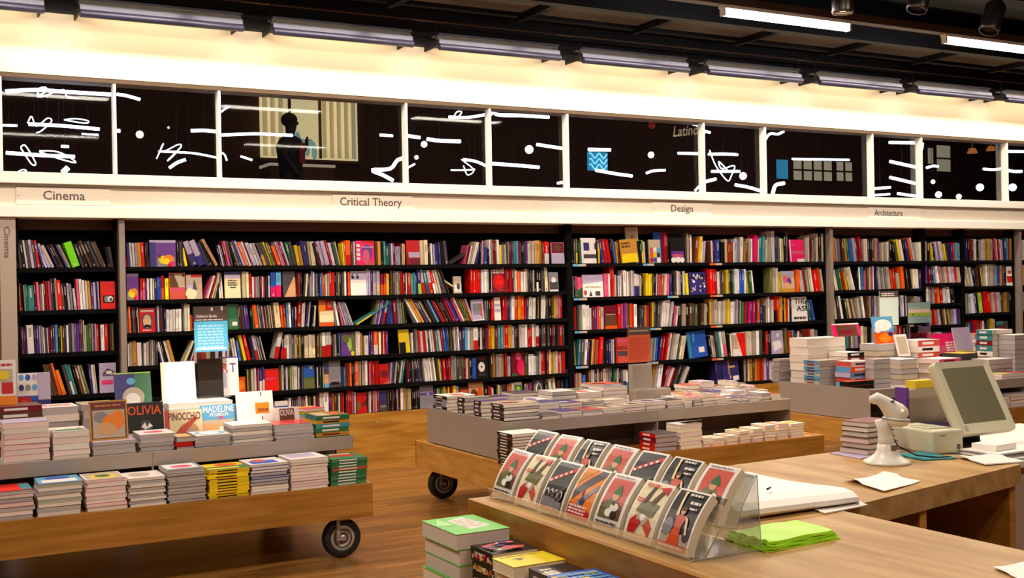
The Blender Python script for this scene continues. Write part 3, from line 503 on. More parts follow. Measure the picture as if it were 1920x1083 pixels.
face(c2, 'second', 1.605, 924, 948, 46, 0, 'm', [('e', .5, .45, .46, .34, 'r'), ('e', .55, .5, .34, .2, 'R'), ('t', .4, .06, .9, .12, 1, 'x')], 'dark red book lettered said across a red disc, face out', texts=(('said', .06, .78, .86, .34, 'w'),))
face(c2, 'second', 1.605, 1030, 1048, 36, 0, 'g', [('r', .05, .1, .95, .5, 'd'), ('e', .5, .6, .25, .14, 'w'), ('r', .05, 0, .95, .08, 'w')], 'small grey photographic book, face out at the shelf end')
face(c2, 'second', 1.605, 851, 866, 32, 0, 'h', [('r', .1, .1, .9, .5, 'w'), ('e', .6, .4, .2, .2, 'd')], 'beige book behind the fallen cream one, face out')
face(c2, 'third', 1.33, 262, 292, 46, 0, 'r', [('r', .08, .84, .9, .92, 'h'), ('e', .48, .45, .34, .33, 'd'), ('e', .48, .45, .26, .28, 'h'), ('e', .46, .5, .13, .16, 'A'), ('p', [(.2, .2), (.8, .2), (.6, .32), (.35, .32)], 'k'), ('t', .2, .06, .75, .12, 1, 'w')], 'red book with an oval grey-haired portrait, face out')
face(c2, 'third', 1.33, 426, 448, 48, 0, 'n', [('r', .2, .1, .9, .45, 'N'), ('r', .45, .15, .9, .3, 'w'), ('e', .5, .6, .4, .2, 'n')], 'dark green book with a pale patch, face out on the third shelf')
face(c2, 'third', 1.33, 599, 627, 50, 0, 'A', [('r', 0, .5, .45, 1, 'O'), ('r', .45, .6, 1, 1, 'r'), ('r', .04, .16, .96, .56, 'C'), ('r', 0, 0, 1, .14, 'o'), ('e', .72, .8, .14, .12, 'o')], 'orange and cream book, face out on the third shelf')
face(c2, 'third', 1.33, 886, 909, 40, 3, 'e', [('r', .7, .2, .85, .8, 'x'), ('r', .1, .3, .7, .8, 'g'), ('r', 0, 0, 1, .06, 'w')], 'lavender grey book with a pink stripe, face out')
face(c2, 'third', 1.33, 928, 940, 44, 0, 'W', [('r', .05, .34, .95, .48, 'e'), ('r', .05, .6, .95, .7, 'e')], 'white patterned book with lavender bars, face out')
face(c2, 'fourth', 1.05, 640, 667, 44, 0, 'p', [('r', .7, 0, 1, 1, 'j'), ('e', .6, .5, .16, .3, 'l'), ('e', .8, .1, .12, .1, 'y'), ('e', .3, .25, .26, .22, 'p'), ('e', .35, .75, .26, .2, 'j')], 'purple and olive leafy patterned book, face out')
face(c2, 'fourth', 1.05, 750, 770, 44, 3, 'y', [('r', 0, 0, .6, .46, 'k')], 'yellow book standing askew beside the gap, face out')
face(c2, 'fifth', .77, 444, 461, 30, 0, 'o', [('e', .5, .5, .35, .3, 'O'), ('r', 0, 0, 1, .06, 'm')], 'small orange book, face out low on the fifth shelf')
face(c2, 'fifth', .77, 497, 524, 42, 0, 'R', [('r', .06, .56, .8, .6, 'i'), ('r', .06, .5, .6, .53, 'i'), ('r', 0, .95, 1, 1, 'x')], 'plain bright red book with a small pale title, face out')
face(c2, 'fifth', .77, 570, 591, 44, 0, 'b', [('r', 0, 0, 1, .5, 'n'), ('r', 0, .02, .95, .44, 'j'), ('e', .7, .9, .12, .06, 'y')], 'blue and green half-and-half book, face out')
face(c2, 'fifth', .77, 608, 640, 50, 0, 'd', [('r', .3, .15, 1, 1, 'g'), ('r', 0, .15, .28, .5, 'A'), ('r', 0, 0, .28, .16, 's'), ('r', .4, .1, .9, .2, 'k'), ('e', .14, .76, .1, .06, 'b')], 'grey misty picture book, face out on the fifth shelf')
face(c2, 'fifth', .77, 712, 730, 38, 0, 'r', [('p', [(.3, 0), (1, 0), (1, .22)], 'x'), ('e', .5, .5, .4, .2, 'm')], 'crimson book, face out on the fifth shelf')
face(c2, 'fifth', .77, 893, 916, 42, 0, 'k', [('e', .48, .5, .28, .22, 'w'), ('e', .48, .5, .06, .05, 'k'), ('r', .25, .84, .75, .92, 'm'), ('t', .2, .1, .8, .22, 2, 'd')], 'black book with a white daisy, face out')
face(c2, 'fifth', .77, 960, 985, 46, 0, 'm', [('e', .7, .35, .28, .34, 'I'), ('e', .55, .8, .22, .16, 'i'), ('r', .02, .0, .4, .1, 'n'), ('p', [(.7, .02), (.95, .02), (.9, .5)], 'x')], 'maroon book with a hot pink figure, face out')
face(c2, 'bottom', .515, 516, 541, 34, 0, 'w', [('r', 0, .5, 1, .72, 'b'), ('r', 0, .1, 1, .5, 'x'), ('t', .1, .2, .9, .4, 2, 'i')], 'white, blue and salmon striped book, face out on the bottom shelf')
face(c2, 'bottom', .515, 670, 689, 38, 0, 'r', [('p', [(0, .1), (.4, .3), (.2, .6), (0, .5)], 'j'), ('p', [(.4, .4), (1, .7), (1, .3)], 'm')], 'red book with an olive patch, face out on the bottom shelf')
face(c2, 'bottom', .515, 712, 726, 40, 0, 'b', [('r', 0, 0, 1, 1, 'd'), ('r', .1, .2, .9, .28, 'g'), ('r', .1, .36, .9, .98, 'v')], 'slate blue book, face out on the bottom shelf')
face(c2, 'bottom', .515, 788, 814, 44, 0, 'g', [('r', .02, .56, .95, .66, 'p'), ('e', .6, .6, .12, .05, 's')], 'grey book with a purple stripe, face out by the grey tray end')
face(c2, 'bottom', .515, 864, 879, 34, 0, 'x', [('r', 0, .86, 1, 1, 'u')], 'plain salmon book, face out on the bottom shelf')
face(c2, 'bottom', .515, 880, 908, 42, 0, 'A', [('e', .35, .4, .25, .3, 'u'), ('e', .75, .5, .18, .24, 'o'), ('e', .5, .3, .12, .2, 'm')], 'orange book with two brown faces, face out')
face(c2, 'bottom', .515, 966, 980, 36, 0, 'w', [('r', .05, .5, .95, .85, 'n'), ('e', .5, .66, .3, .14, 'l'), ('r', .1, .1, .8, .4, 'g')], 'white book with a green panel, face out on the bottom shelf')
face(c2, 'bottom', .515, 1000, 1020, 40, 0, 'd', [('e', .5, .45, .4, .45, 'g'), ('e', .55, .45, .28, .36, 'w'), ('e', .6, .5, .18, .24, 'd')], 'silver book with a pale oval face, face out')
face(c3, 'top', 1.885, 1091, 1119, 48, 0, 'w', [('r', .16, .5, .55, .82, 'v'), ('r', .14, .2, 1, .36, 'd'), ('r', .14, 0, .75, .16, 'W'), ('r', .9, .55, 1, .8, 'v')], 'white book with a blue square, face out on the Design top shelf')
face(c3, 'top', 1.885, 1166, 1198, 44, 4, 'a', [('r', .05, 0, .98, .38, 'Y'), ('t', .08, .62, .6, .9, 2, 'u')], 'yellow book with a bright lower half, leaning, face out')
face(c3, 'top', 1.885, 1177, 1200, 68, 1, 'h', [('r', .9, 0, 1, 1, 'c'), ('e', .5, .72, .06, .06, 'r'), ('p', [(.6, 0), (.9, 0), (.9, .36)], 'c')], 'tall beige book behind the leaning yellow one', Y=.07)
face(c3, 'top', 1.885, 1218, 1240, 44, 0, 'h', [('e', .2+.3*(k % 3), .12+.22*(k//3), .16, .11, 'rbWoyvxwse'[k]) for k in range(9)], 'collage-covered book, face out on the Design top shelf')
face(c3, 'top', 1.885, 1228, 1246, 58, 0, 'b', [('r', .8, 0, 1, 1, 'v')], 'tall blue book behind the collage-covered one', Y=.07)
face(c3, 'top', 1.885, 1258, 1285, 52, 0, 'k', [('r', .05, .2, .95, .42, 'p'), ('e', .2, .1, .18, .1, 'W'), ('e', .5, .12, .2, .12, 'W'), ('e', .8, .1, .16, .1, 'W'), ('e', .5, .26, .4, .06, 'i')], 'black book with white clouds along its foot, face out')
face(c3, 'top', 1.885, 1482, 1509, 42, 0, 'I', [('r', 0, 0, .08, 1, 'w'), ('r', .5, 0, 1, .14, 'w'), ('r', .1, .35, 1, .5, 'i'), ('e', .25, .75, .1, .05, 'i')], 'magenta book with a white corner label, face out')
face(c3, 'second', 1.537, 1094, 1132, 42, 0, 'W', [('p', [(0, .58), (1, .7), (1, 1), (0, 1)], 'e'), ('p', [(.28, .04), (.45, .04), (.37, .3)], 'd'), ('r', .6, .06, .84, .26, 'd'), ('t', .1, .4, .9, .5, 1, 'h'), ('e', .1, .2, .08, .12, 'x')], 'white and lavender book with a small tower drawing, face out')
face(c3, 'second', 1.537, 1294, 1325, 42, 0, 'v', [('e', R.uniform(.1, .9), R.uniform(.05, .9), R.uniform(.03, .09), R.uniform(.03, .07), 'wegk'[k % 4]) for k in range(34)], 'navy book speckled with white and grey, face out')
face(c3, 'second', 1.537, 1466, 1491, 40, 0, 'h', [('r', 0, .8, 1, 1, 'e'), ('e', .3, .6, .18, .16, 'i'), ('e', .6, .5, .16, .2, 'p'), ('e', .45, .3, .28, .16, 'A'), ('r', 0, 0, 1, .18, 'a')], 'beige book with pink and purple doodles, face out')
face(c3, 'third', 1.2, 1135, 1158, 44, 0, 'm', [('r', .05, .12, .95, .62, 'u'), ('r', 0, 0, 1, .14, 'o'), ('r', .1, .6, .9, .64, 'h')], 'dark brown book with a glowing orange foot, face out')
face(c3, 'third', 1.2, 1486, 1515, 46, 0, 'w', [('t', .1, .05, .95, .22, 1, 'd')], 'white book with bold black capitals, face out on the third Design shelf', texts=(('THE', .2, .72, .7, .3, 'k'), ('ASI', .3, .42, .65, .3, 'k')))
face(c3, 'fourth', .84, 1156, 1180, 48, 0, 'x', [('r', .1, .26, .9, .46, 'd'), ('t', .1, .5, .9, .66, 2, 'm'), ('r', .1, .8, .9, .92, 'i'), ('r', 0, 0, .12, 1, 'r')], 'salmon red book with a dark panel, face out behind the orange notice')
face(c3, 'fourth', .84, 1293, 1328, 50, 5, 'b', [('r', 0, 0, .14, 1, 't'), ('r', .55, .18, .85, .38, 'w'), ('r', .3, .6, .36, .95, 's')], 'blue plastic-wrapped book with a white label, leaning, face out')
face(c3, 'fourth', .84, 1375, 1399, 44, 0, 'w', [('p', [(.3, .98), (1, .98), (1, 0), (.72, 0)], 'R'), ('p', [(0, .3), (.5, .3), (.3, .9), (0, .9)], 'h')], 'white book with a bold red wedge, face out')
face(c3, 'fourth', .84, 1448, 1470, 44, 0, 'e', [('e', .55, .8, .1, .08, 'W'), ('p', [(.2, .1), (.9, .3), (.7, .6), (.1, .5)], 'w'), ('p', [(.8, 0), (1, 0), (1, .25)], 'a')], 'silvery shrink-wrapped book, face out on the fourth Design shelf')
face(c3, 'bottom', .55, 1357, 1388, 48, 4, 'v', [('r', .36, .3, .44, .86, 'a'), ('r', .4, .55, .78, .63, 'A'), ('e', .45, .2, .05, .08, 'A'), ('r', .6, .05, .95, .22, 'w')], 'navy book with a golden cross-like sign, face out on the bottom Design shelf')
face(c6, 'second', 1.555, 1889, 1900, 36, 0, 'w', [('r', 0, .15, 1, .5, 'r'), ('e', .5, .7, .3, .1, 'x')], 'white and red book, face out before the third post')
face(c6, 'fourth', .86, 1870, 1892, 34, 0, 'd', [('e', .5, .5, .2, .2, 'r'), ('r', .02, .8, .6, 1, 't')], 'dark teal book with a red spot, face out')
UN = {c1: 'Cinema bay', c2: 'long bookcase', c3: 'Design bookcase'}
# the 300 that show largest are objects of their own, the rest one mass
keep = set(id(b) for b in sorted(books, key=lambda b: -b['area'])[:300-len(FACE)])
rest = MB(); used = set()
def shelf_T(b):
    lean = b['lean']; al = math.radians(lean)
    y0 = .028+R.uniform(0, .018)
    if lean >= 0: return Matrix.Translation((b['x']+.0003, y0, b['z']+.0006)) @ Matrix.Rotation(-al, 4, 'Y')
    return Matrix.Translation((b['x']+b['fw']-.0003, y0, b['z']+.0006)) @ Matrix.Rotation(-al, 4, 'Y') @ Matrix.Translation((-b['t'], 0, 0))
def thick_word(t): return 'thin' if t < .017 else 'thick' if t > .034 else ''
def short(wd):
    k = wd.split(',')[0].split(' with ')[0].split(' lettered')[0].split(' beside')[0].split(' behind')[0].split(' standing')[0]
    return ' '.join(k.split()[-4:])
bysec = {}
for b in books: bysec.setdefault(b['ui'], []).append(b)
EDGE = {c1: ('wide grey panel', 'first steel post'), c2: ('first steel post', 'black divider'), c3: ('black divider', 'second steel post'), c4: ('second steel post', 'narrow bay'),
        c5: ('narrow bay wall', 'bay wall'), c6: ('bay wall', 'third steel post'), 'bay beyond the third post': ('third steel post', 'picture edge')}
for ui, L in bysec.items():
    L.sort(key=lambda b: b['x']); unit, row = L[0]['unit'], L[0]['row']
    marks = sorted([(f[2], f[3], short(f[4])) for f in FACE if f[0] == unit and f[1] == row])
    for i, b in enumerate(L):
        T = shelf_T(b); D = R.uniform(.065, .082) if 0 else R.uniform(.105, .135)
        rr = random.Random(int(b['x']*9173+b['z']*331))
        if id(b) not in keep:
            add_standing(rest, T, b['t'], D, b['h'], b['tok'], rr); continue
        mb = MB(); add_standing(mb, Matrix.Identity(4), b['t'], D, b['h'], b['tok'], rr)
        o = mb.build('shelf_book', ['cover', 'page'], mw=T)
        # landmark: the nearest face-out cover or end on the same shelf
        cand = []
        for mx0, mx1, wd in marks:
            if mx1 <= b['x']+.01: cand.append((sum(1 for q in L if mx1-.01 <= q['x'] < b['x']), 'right of the '+wd))
            elif mx0 >= b['x']: cand.append((sum(1 for q in L if b['x'] < q['x'] < mx0), 'left of the '+wd))
        cand.append((i, 'right of the '+EDGE[unit][0])); cand.append((len(L)-1-i, 'left of the '+EDGE[unit][1]))
        cand.sort(key=lambda c: c[0]); n, wd = cand[0]
        tk = b['tok']; cn = NAM[tk[0]]+(' and '+NAM[tk[1]] if len(tk) > 1 and NAM[tk[1]] != NAM[tk[0]] else '')
        a = [thick_word(b['t']) if n < 40 else '', cn, 'book,', nth(n), wd+',', row, 'shelf']
        lab = ' '.join(v for v in a if v)
        if len(lab.split()) > 16: lab = ' '.join(v for v in a[1:] if v)
        tries = 0
        tag(o, lab, 'book', 'spine-out books on the wall shelves'); used.add(lab)
tag(rest.build('shelf_books', ['cover', 'page']), 'the remaining small far and dark spines packed along the wall shelves', 'books', kind='stuff')
# ================================================================ CEILING AND FITTINGS
def pos_word(k, n): return ['first', 'second', 'third', 'fourth', 'fifth', 'sixth', 'seventh', 'eighth', 'ninth', 'tenth', 'eleventh'][k]
for k in range(11):
    x0 = 1.44-1.565*1+1.565*k-.02; x1 = x0+1.30
    l = empty('louvred_light', ((x0+x1)/2, -.30, 3.85), pos_word(k, 11)+' dark light housing above the cream band, counted from the Cinema end', 'light fixture', 'dark light housings above the cream band')
    h = (x1-x0)/2
    q = MB(); q.box((-h, -.10, .03), (h, -.085, .10)); q.box((-h, -.085, .15), (h, .085, .165)); q.build('housing', 'louvre', l)
    q = MB(); q.cyl((-h, -.10, .032), (h, -.10, .032), .032, n=14); q.build('front_roll', 'louvre', l)
    q = MB(); [q.box((-h, -.075+.02*i, .10+.028*i), (h, -.065+.02*i, .116+.028*i)) for i in range(3)]; q.build('louvre', 'beam', l)
    for sx in (-h, h-.012):
        q = MB(); q.box((sx, -.07, .045), (sx+.012, .29, .10)); q.box((sx, -.03, .10), (sx+.012, -.015, .28)); q.build('bracket', 'beam', l)
q = MB(); q.cyl((XL, -.32, 4.13), (XR, -.32, 4.13), .010, n=8); tag(q.build('pipe', 'rail'), 'thin brown pipe running above the louvred light housings', 'pipe')
for k in range(13):
    x0 = -1.2+1.36*k
    q = MB(); q.box((x0, -.78, 4.30), (x0+1.22, -.33, 4.33)); tag(q.build('ceiling_panel', 'panel'), kind='structure')
    q = MB(); q.box((x0+1.24, -1.0, 4.24), (x0+1.29, -.2, 4.34)); o = q.build('beam_cross', 'beam'); tag(o, kind='structure')
    q = MB(); q.box((x0+1.32, -1.0, 4.26), (x0+1.35, -.2, 4.34)); o = q.build('beam_cross', 'beam'); tag(o, kind='structure')
sbox('beam_long', (XL, -1.06, 4.22), (XR, -.96, 4.40), 'beam')
sbox('beam_long', (XL, -.26, 4.28), (XR, -.18, 4.5), 'beam')
sbox('beam_wide', (XL, -1.9, 4.6), (XR, -1.3, 4.65), 'beam')
sbox('beam_rail', (XL, -2.20, 4.06), (XR, -2.10, 4.13), 'rail')
for x, l in ((.9, 0), (3.66, 0), (6.43, 'long white fluorescent tube glowing on the brown ceiling rail, nearer of the two seen'), (9.2, 'long white fluorescent tube glowing at the top corner of the picture'), (11.97, 0)):
    if not l: continue
    t = empty('fluorescent_light', (x+.75, -2.15, 4.0), l, 'light')
    q = MB(); q.cyl((-.73, 0, 0), (.73, 0, 0), .032, n=16); q.build('tube', 'tube', t)
    q = MB(); q.box((-.76, -.035, .035), (.76, .035, .06)); q.build('batten', 'white', t)
    for s in (-.75, .73):
        q = MB(); q.box((s, -.03, -.03), (s+.02, .03, .035)); q.build('lamp_holder', 'white', t)
for (X, Y, z, dx, lit, l) in ((6.05, -2.95, 3.98, 0, 1, 'ceiling spotlight showing only its lit rim at the picture top'), (7.12, -2.88, 3.90, 0, 1, 'chrome can spotlight hanging straight down over the grey tray'),
        (7.72, -3.13, 3.93, .35, 0, 'dark can spotlight tilted beside the chrome one'), (8.72, -3.05, 3.86, .45, 0, 'dark can spotlight farthest along the ceiling')):
    s = empty('spotlight', (X, Y, z), l, 'spotlight'); ax = Vector((dx, 0, 1)).normalized()
    q = MB(); q.lathe([(.074, 0), (.085, .0), (.088, .02), (.088, .26), (.05, .31), (0, .31)], ax=ax, n=24); q.build('can', 'lamp', s)
    q = MB(); q.lathe([(0, .03), (.072, .03)], ax=ax, n=24); q.build('lamp_face', 'bulb' if lit else 'dark', s)
    q = MB(); q.cyl(ax*.3, ax*.3+Vector((0, 0, .25)), .012, n=8); q.build('stem', 'dark', s)
    q = MB(); q.box((-.12, -.03, .54+.0), (.12+dx*.3, .03, .60)); q.build('track_adapter', 'dark', s)
sbox('beam_track', (XL, -3.02, 4.45), (XR, -2.86, 4.52), 'beam')
# ================================================================ THE GALLERY BEHIND THE GLASS
GY = .42
def glow_path(pts, rpx, mname='whiteglow', Y=GY):
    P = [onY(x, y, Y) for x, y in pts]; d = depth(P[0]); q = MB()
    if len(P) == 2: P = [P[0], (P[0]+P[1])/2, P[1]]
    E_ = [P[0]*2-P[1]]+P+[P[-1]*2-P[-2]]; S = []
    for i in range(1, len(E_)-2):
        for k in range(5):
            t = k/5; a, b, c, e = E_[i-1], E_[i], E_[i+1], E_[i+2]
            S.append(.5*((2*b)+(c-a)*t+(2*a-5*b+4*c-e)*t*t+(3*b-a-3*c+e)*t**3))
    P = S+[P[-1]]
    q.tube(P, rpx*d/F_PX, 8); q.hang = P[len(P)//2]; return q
def wires(o, P, dx=.0):
    q = MB(); q.cyl((P[0]-o.location.x, P[1]-o.location.y+.02, P[2]-o.location.z), (P[0]-o.location.x, P[1]-o.location.y+.02, 4.25-o.location.z), .0012, n=5); q.build('hanging_wire', 'dark', o)
PANE = ['first', 'first', 'second', 'third', 'fourth', 'fifth', 'sixth', 'seventh', 'eighth', 'ninth', 'tenth', 'eleventh', 'last']
c1k = lambda L: [(x/2.7077, y/2.7077) for x, y in L]
c2k = lambda L: [(640+x/2.578, y/2.578) for x, y in L]
c3k = lambda L: [(1280+x/2.578, y/2.578) for x, y in L]
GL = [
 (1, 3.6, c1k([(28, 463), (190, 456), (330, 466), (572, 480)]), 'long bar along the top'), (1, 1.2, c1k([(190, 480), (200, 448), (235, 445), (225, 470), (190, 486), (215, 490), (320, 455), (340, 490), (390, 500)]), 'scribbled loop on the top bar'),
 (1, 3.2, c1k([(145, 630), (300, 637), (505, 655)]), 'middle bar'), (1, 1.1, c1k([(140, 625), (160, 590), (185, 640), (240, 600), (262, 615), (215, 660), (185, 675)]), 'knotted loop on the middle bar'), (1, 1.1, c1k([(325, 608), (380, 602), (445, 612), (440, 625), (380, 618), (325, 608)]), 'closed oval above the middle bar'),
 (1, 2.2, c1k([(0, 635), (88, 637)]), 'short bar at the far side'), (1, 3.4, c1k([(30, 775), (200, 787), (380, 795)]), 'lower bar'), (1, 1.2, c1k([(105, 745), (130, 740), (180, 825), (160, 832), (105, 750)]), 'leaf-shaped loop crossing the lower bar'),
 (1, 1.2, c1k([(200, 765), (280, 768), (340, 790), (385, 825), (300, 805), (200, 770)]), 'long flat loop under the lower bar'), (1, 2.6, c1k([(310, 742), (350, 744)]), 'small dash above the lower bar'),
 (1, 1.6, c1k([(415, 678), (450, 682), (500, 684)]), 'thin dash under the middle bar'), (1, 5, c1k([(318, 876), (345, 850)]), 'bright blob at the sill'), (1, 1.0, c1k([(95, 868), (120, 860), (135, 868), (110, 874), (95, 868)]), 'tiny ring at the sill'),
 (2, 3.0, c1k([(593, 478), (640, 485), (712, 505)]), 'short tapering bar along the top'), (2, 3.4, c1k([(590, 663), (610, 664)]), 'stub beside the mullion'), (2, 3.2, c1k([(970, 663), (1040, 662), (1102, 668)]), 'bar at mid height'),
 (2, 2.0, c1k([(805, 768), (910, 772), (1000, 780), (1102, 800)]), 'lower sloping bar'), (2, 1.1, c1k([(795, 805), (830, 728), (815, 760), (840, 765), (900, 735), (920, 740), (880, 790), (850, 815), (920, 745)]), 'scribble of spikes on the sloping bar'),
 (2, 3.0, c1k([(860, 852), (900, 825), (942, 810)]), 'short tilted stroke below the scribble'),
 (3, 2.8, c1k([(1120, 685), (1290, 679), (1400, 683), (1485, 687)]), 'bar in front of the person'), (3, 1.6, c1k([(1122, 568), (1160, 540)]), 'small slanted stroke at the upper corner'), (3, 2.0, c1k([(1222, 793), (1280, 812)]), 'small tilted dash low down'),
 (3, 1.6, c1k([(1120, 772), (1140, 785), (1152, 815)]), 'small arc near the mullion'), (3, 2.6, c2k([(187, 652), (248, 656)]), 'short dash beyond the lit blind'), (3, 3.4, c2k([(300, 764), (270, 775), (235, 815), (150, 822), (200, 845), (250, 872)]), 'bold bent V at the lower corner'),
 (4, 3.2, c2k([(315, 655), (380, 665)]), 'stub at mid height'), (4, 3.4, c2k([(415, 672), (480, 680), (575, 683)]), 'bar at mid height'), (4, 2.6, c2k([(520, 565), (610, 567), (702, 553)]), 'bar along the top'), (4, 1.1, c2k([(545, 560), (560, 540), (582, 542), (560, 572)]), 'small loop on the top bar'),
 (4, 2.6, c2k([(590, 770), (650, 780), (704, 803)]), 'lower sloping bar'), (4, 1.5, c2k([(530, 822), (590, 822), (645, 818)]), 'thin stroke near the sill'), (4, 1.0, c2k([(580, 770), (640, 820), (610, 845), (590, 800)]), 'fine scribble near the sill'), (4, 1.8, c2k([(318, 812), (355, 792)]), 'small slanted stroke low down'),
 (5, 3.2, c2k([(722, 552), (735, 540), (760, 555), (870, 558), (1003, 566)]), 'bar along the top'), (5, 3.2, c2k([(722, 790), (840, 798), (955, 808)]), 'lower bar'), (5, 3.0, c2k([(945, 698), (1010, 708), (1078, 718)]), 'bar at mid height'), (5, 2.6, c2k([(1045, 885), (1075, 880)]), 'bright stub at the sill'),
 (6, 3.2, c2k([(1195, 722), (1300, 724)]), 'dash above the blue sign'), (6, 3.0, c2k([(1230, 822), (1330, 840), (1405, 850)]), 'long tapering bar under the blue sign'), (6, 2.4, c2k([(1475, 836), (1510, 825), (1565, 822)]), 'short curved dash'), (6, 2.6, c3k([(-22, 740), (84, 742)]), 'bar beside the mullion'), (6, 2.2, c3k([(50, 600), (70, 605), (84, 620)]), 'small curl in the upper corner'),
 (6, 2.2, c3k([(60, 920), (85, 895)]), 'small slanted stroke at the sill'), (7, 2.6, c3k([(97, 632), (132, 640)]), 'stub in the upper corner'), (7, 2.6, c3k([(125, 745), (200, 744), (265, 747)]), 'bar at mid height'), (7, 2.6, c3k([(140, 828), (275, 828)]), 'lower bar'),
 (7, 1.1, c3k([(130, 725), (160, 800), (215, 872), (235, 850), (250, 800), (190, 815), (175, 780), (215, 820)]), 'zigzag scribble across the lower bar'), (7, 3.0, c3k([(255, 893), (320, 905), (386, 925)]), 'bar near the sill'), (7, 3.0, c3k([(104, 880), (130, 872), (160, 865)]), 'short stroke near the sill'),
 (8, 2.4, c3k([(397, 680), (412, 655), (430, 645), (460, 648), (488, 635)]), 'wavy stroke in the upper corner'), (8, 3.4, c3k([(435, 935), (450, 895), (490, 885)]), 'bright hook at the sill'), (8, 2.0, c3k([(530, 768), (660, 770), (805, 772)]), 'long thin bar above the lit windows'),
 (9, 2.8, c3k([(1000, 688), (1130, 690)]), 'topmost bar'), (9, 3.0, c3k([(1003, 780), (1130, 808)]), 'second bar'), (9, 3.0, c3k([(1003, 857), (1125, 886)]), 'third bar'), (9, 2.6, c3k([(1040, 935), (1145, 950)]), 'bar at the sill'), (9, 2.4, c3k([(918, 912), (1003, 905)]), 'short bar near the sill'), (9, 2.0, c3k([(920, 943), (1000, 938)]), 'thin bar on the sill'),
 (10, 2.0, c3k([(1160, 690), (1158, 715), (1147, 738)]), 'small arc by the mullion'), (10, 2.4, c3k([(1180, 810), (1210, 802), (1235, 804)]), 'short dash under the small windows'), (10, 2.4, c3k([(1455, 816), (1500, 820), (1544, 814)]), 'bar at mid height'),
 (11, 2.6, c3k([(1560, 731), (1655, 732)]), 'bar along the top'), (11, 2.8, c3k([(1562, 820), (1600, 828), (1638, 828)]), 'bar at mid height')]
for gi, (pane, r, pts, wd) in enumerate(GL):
    q = glow_path(pts, r, Y=.30+.055*(gi % 7)); o = q.build('reflection_stroke', 'whiteglow'); wires(o, q.hang); tag(o, 'white glowing '+wd+', '+PANE[pane]+' pane, modelled reflection', 'light tube', 'reflections modelled as glowing strokes behind the glass')  # wavy reflections in the panes, modelled as glowing strokes behind them
for x, y, r, m, wd in ((262, 252, 7, 'bulb', 'round pale lamp in the second pane'), (316, 239, 2, 'bulb', 'tiny pale lamp in the second pane'), (640+400/2.578, 697/2.578, 6, 'bulb', 'warm lamp in the fourth pane'), (640+363/2.578, 760/2.578, 4, 'bulb', 'small white lamp low in the fourth pane'),
        (640+908/2.578, 722/2.578, 8, 'bulb', 'large warm lamp in the fifth pane'), (640+1497/2.578, 748/2.578, 6, 'bulb', 'warm lamp in the sixth pane'), (1280+292/2.578, 850/2.578, 7, 'bulb', 'amber lamp low in the seventh pane'),
        (1280+1437/2.578, 905/2.578, 7, 'whiteglow', 'round white lamp in the tenth pane'), (1280+1237/2.578, 940/2.578, 6, 'whiteglow', 'white lamp low in the tenth pane'), (1280+1210/2.578, 878/2.578, 4, 'whiteglow', 'small white lamp in the tenth pane'),
        (1280+1335/2.578, 950/2.578, 5, 'bulb', 'pale lamp on the sill in the tenth pane'), (1280+1595/2.578, 905/2.578, 7, 'whiteglow', 'round white lamp in the eleventh pane')):
    P = onY(x, y, GY+.03); rr_ = r*depth(P)/F_PX; q = MB(); q.ell((0, 0, 0), (rr_, rr_, rr_), 14, 10)
    o = tag(q.build('small_lamp', m, loc=P), wd, 'lamp', 'small round lamps behind the glass'); wires(o, P)
# lit window with vertical blinds and the person before it
def px_box(name, x0, y0, x1, y1, Y, m, parent=None, t=.02):
    A, B = onY(x0, y1, Y), onY(x1, y0, Y); return A, B
wb = empty('blind_window', (4.6, 3.3, 3.0), 'lit window with cream vertical blinds behind the standing person', 'window blind')
A, B = onY(491, 292, 3.3), onY(672, 190, 3.3); A0 = Vector((4.6, 3.3, 3.0))
q = MB(); q.box((A.x-4.6, .05, A.z-3-.02), (B.x-4.6, .07, B.z-3+.1)); q.build('lit_pane', 'blind', wb)
fx = onY(545, 240, 3.3).x-4.6, onY(602, 240, 3.3).x-4.6
for f in fx: part('frame', (f-.015, .02, A.z-3), (f+.015, .05, B.z-3+.1), 'room', wb)
part('frame', (A.x-4.6-.03, .0, A.z-3.06), (B.x-4.6+.03, .07, A.z-3.02), 'room', wb)
def slats(x0, x1):
    a, b = onY(x0, 240, 3.25).x-4.6, onY(x1, 240, 3.25).x-4.6; n = int((b-a)/.085); q = MB()
    for k in range(n):
        xx = a+(b-a)*k/n; q.box((-.038, -.001, A.z-3.0), (.038, .001, B.z-3+.08), T=Matrix.Translation((xx+.04, -.04, 0)) @ Matrix.Rotation(.5, 4, 'Z'))
    q.build('blind_slats', mat('blind_fabric', (240, 224, 180), .8, emit=(226, 208, 158), es=.25), wb)
slats(491, 536); slats(603, 671)
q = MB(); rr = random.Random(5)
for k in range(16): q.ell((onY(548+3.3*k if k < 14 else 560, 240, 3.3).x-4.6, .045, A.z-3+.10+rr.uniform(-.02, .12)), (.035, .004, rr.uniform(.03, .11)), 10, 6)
q.build('leafy_tint', mat('pale_blue_tint', (120, 160, 160), .8, emit=(130, 164, 158), es=.5), wb)  # bluish leafy tint of the window, put in as glowing ellipses
area('gallery_fill', (4.5, 1.6, 4.2), 8, .3, 9, (1, .72, .55)); area('gallery_fill', (12, 1.6, 4.2), 6, .3, 7, (1, .72, .55))  # unseen fill lights added to lift the gallery out of black
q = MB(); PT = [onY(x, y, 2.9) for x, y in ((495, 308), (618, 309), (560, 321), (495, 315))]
cx_ = (PT[0]+PT[1])/2; q.box((PT[0].x, 2.7, PT[0].z-.03), (PT[1].x, 3.1, PT[0].z))
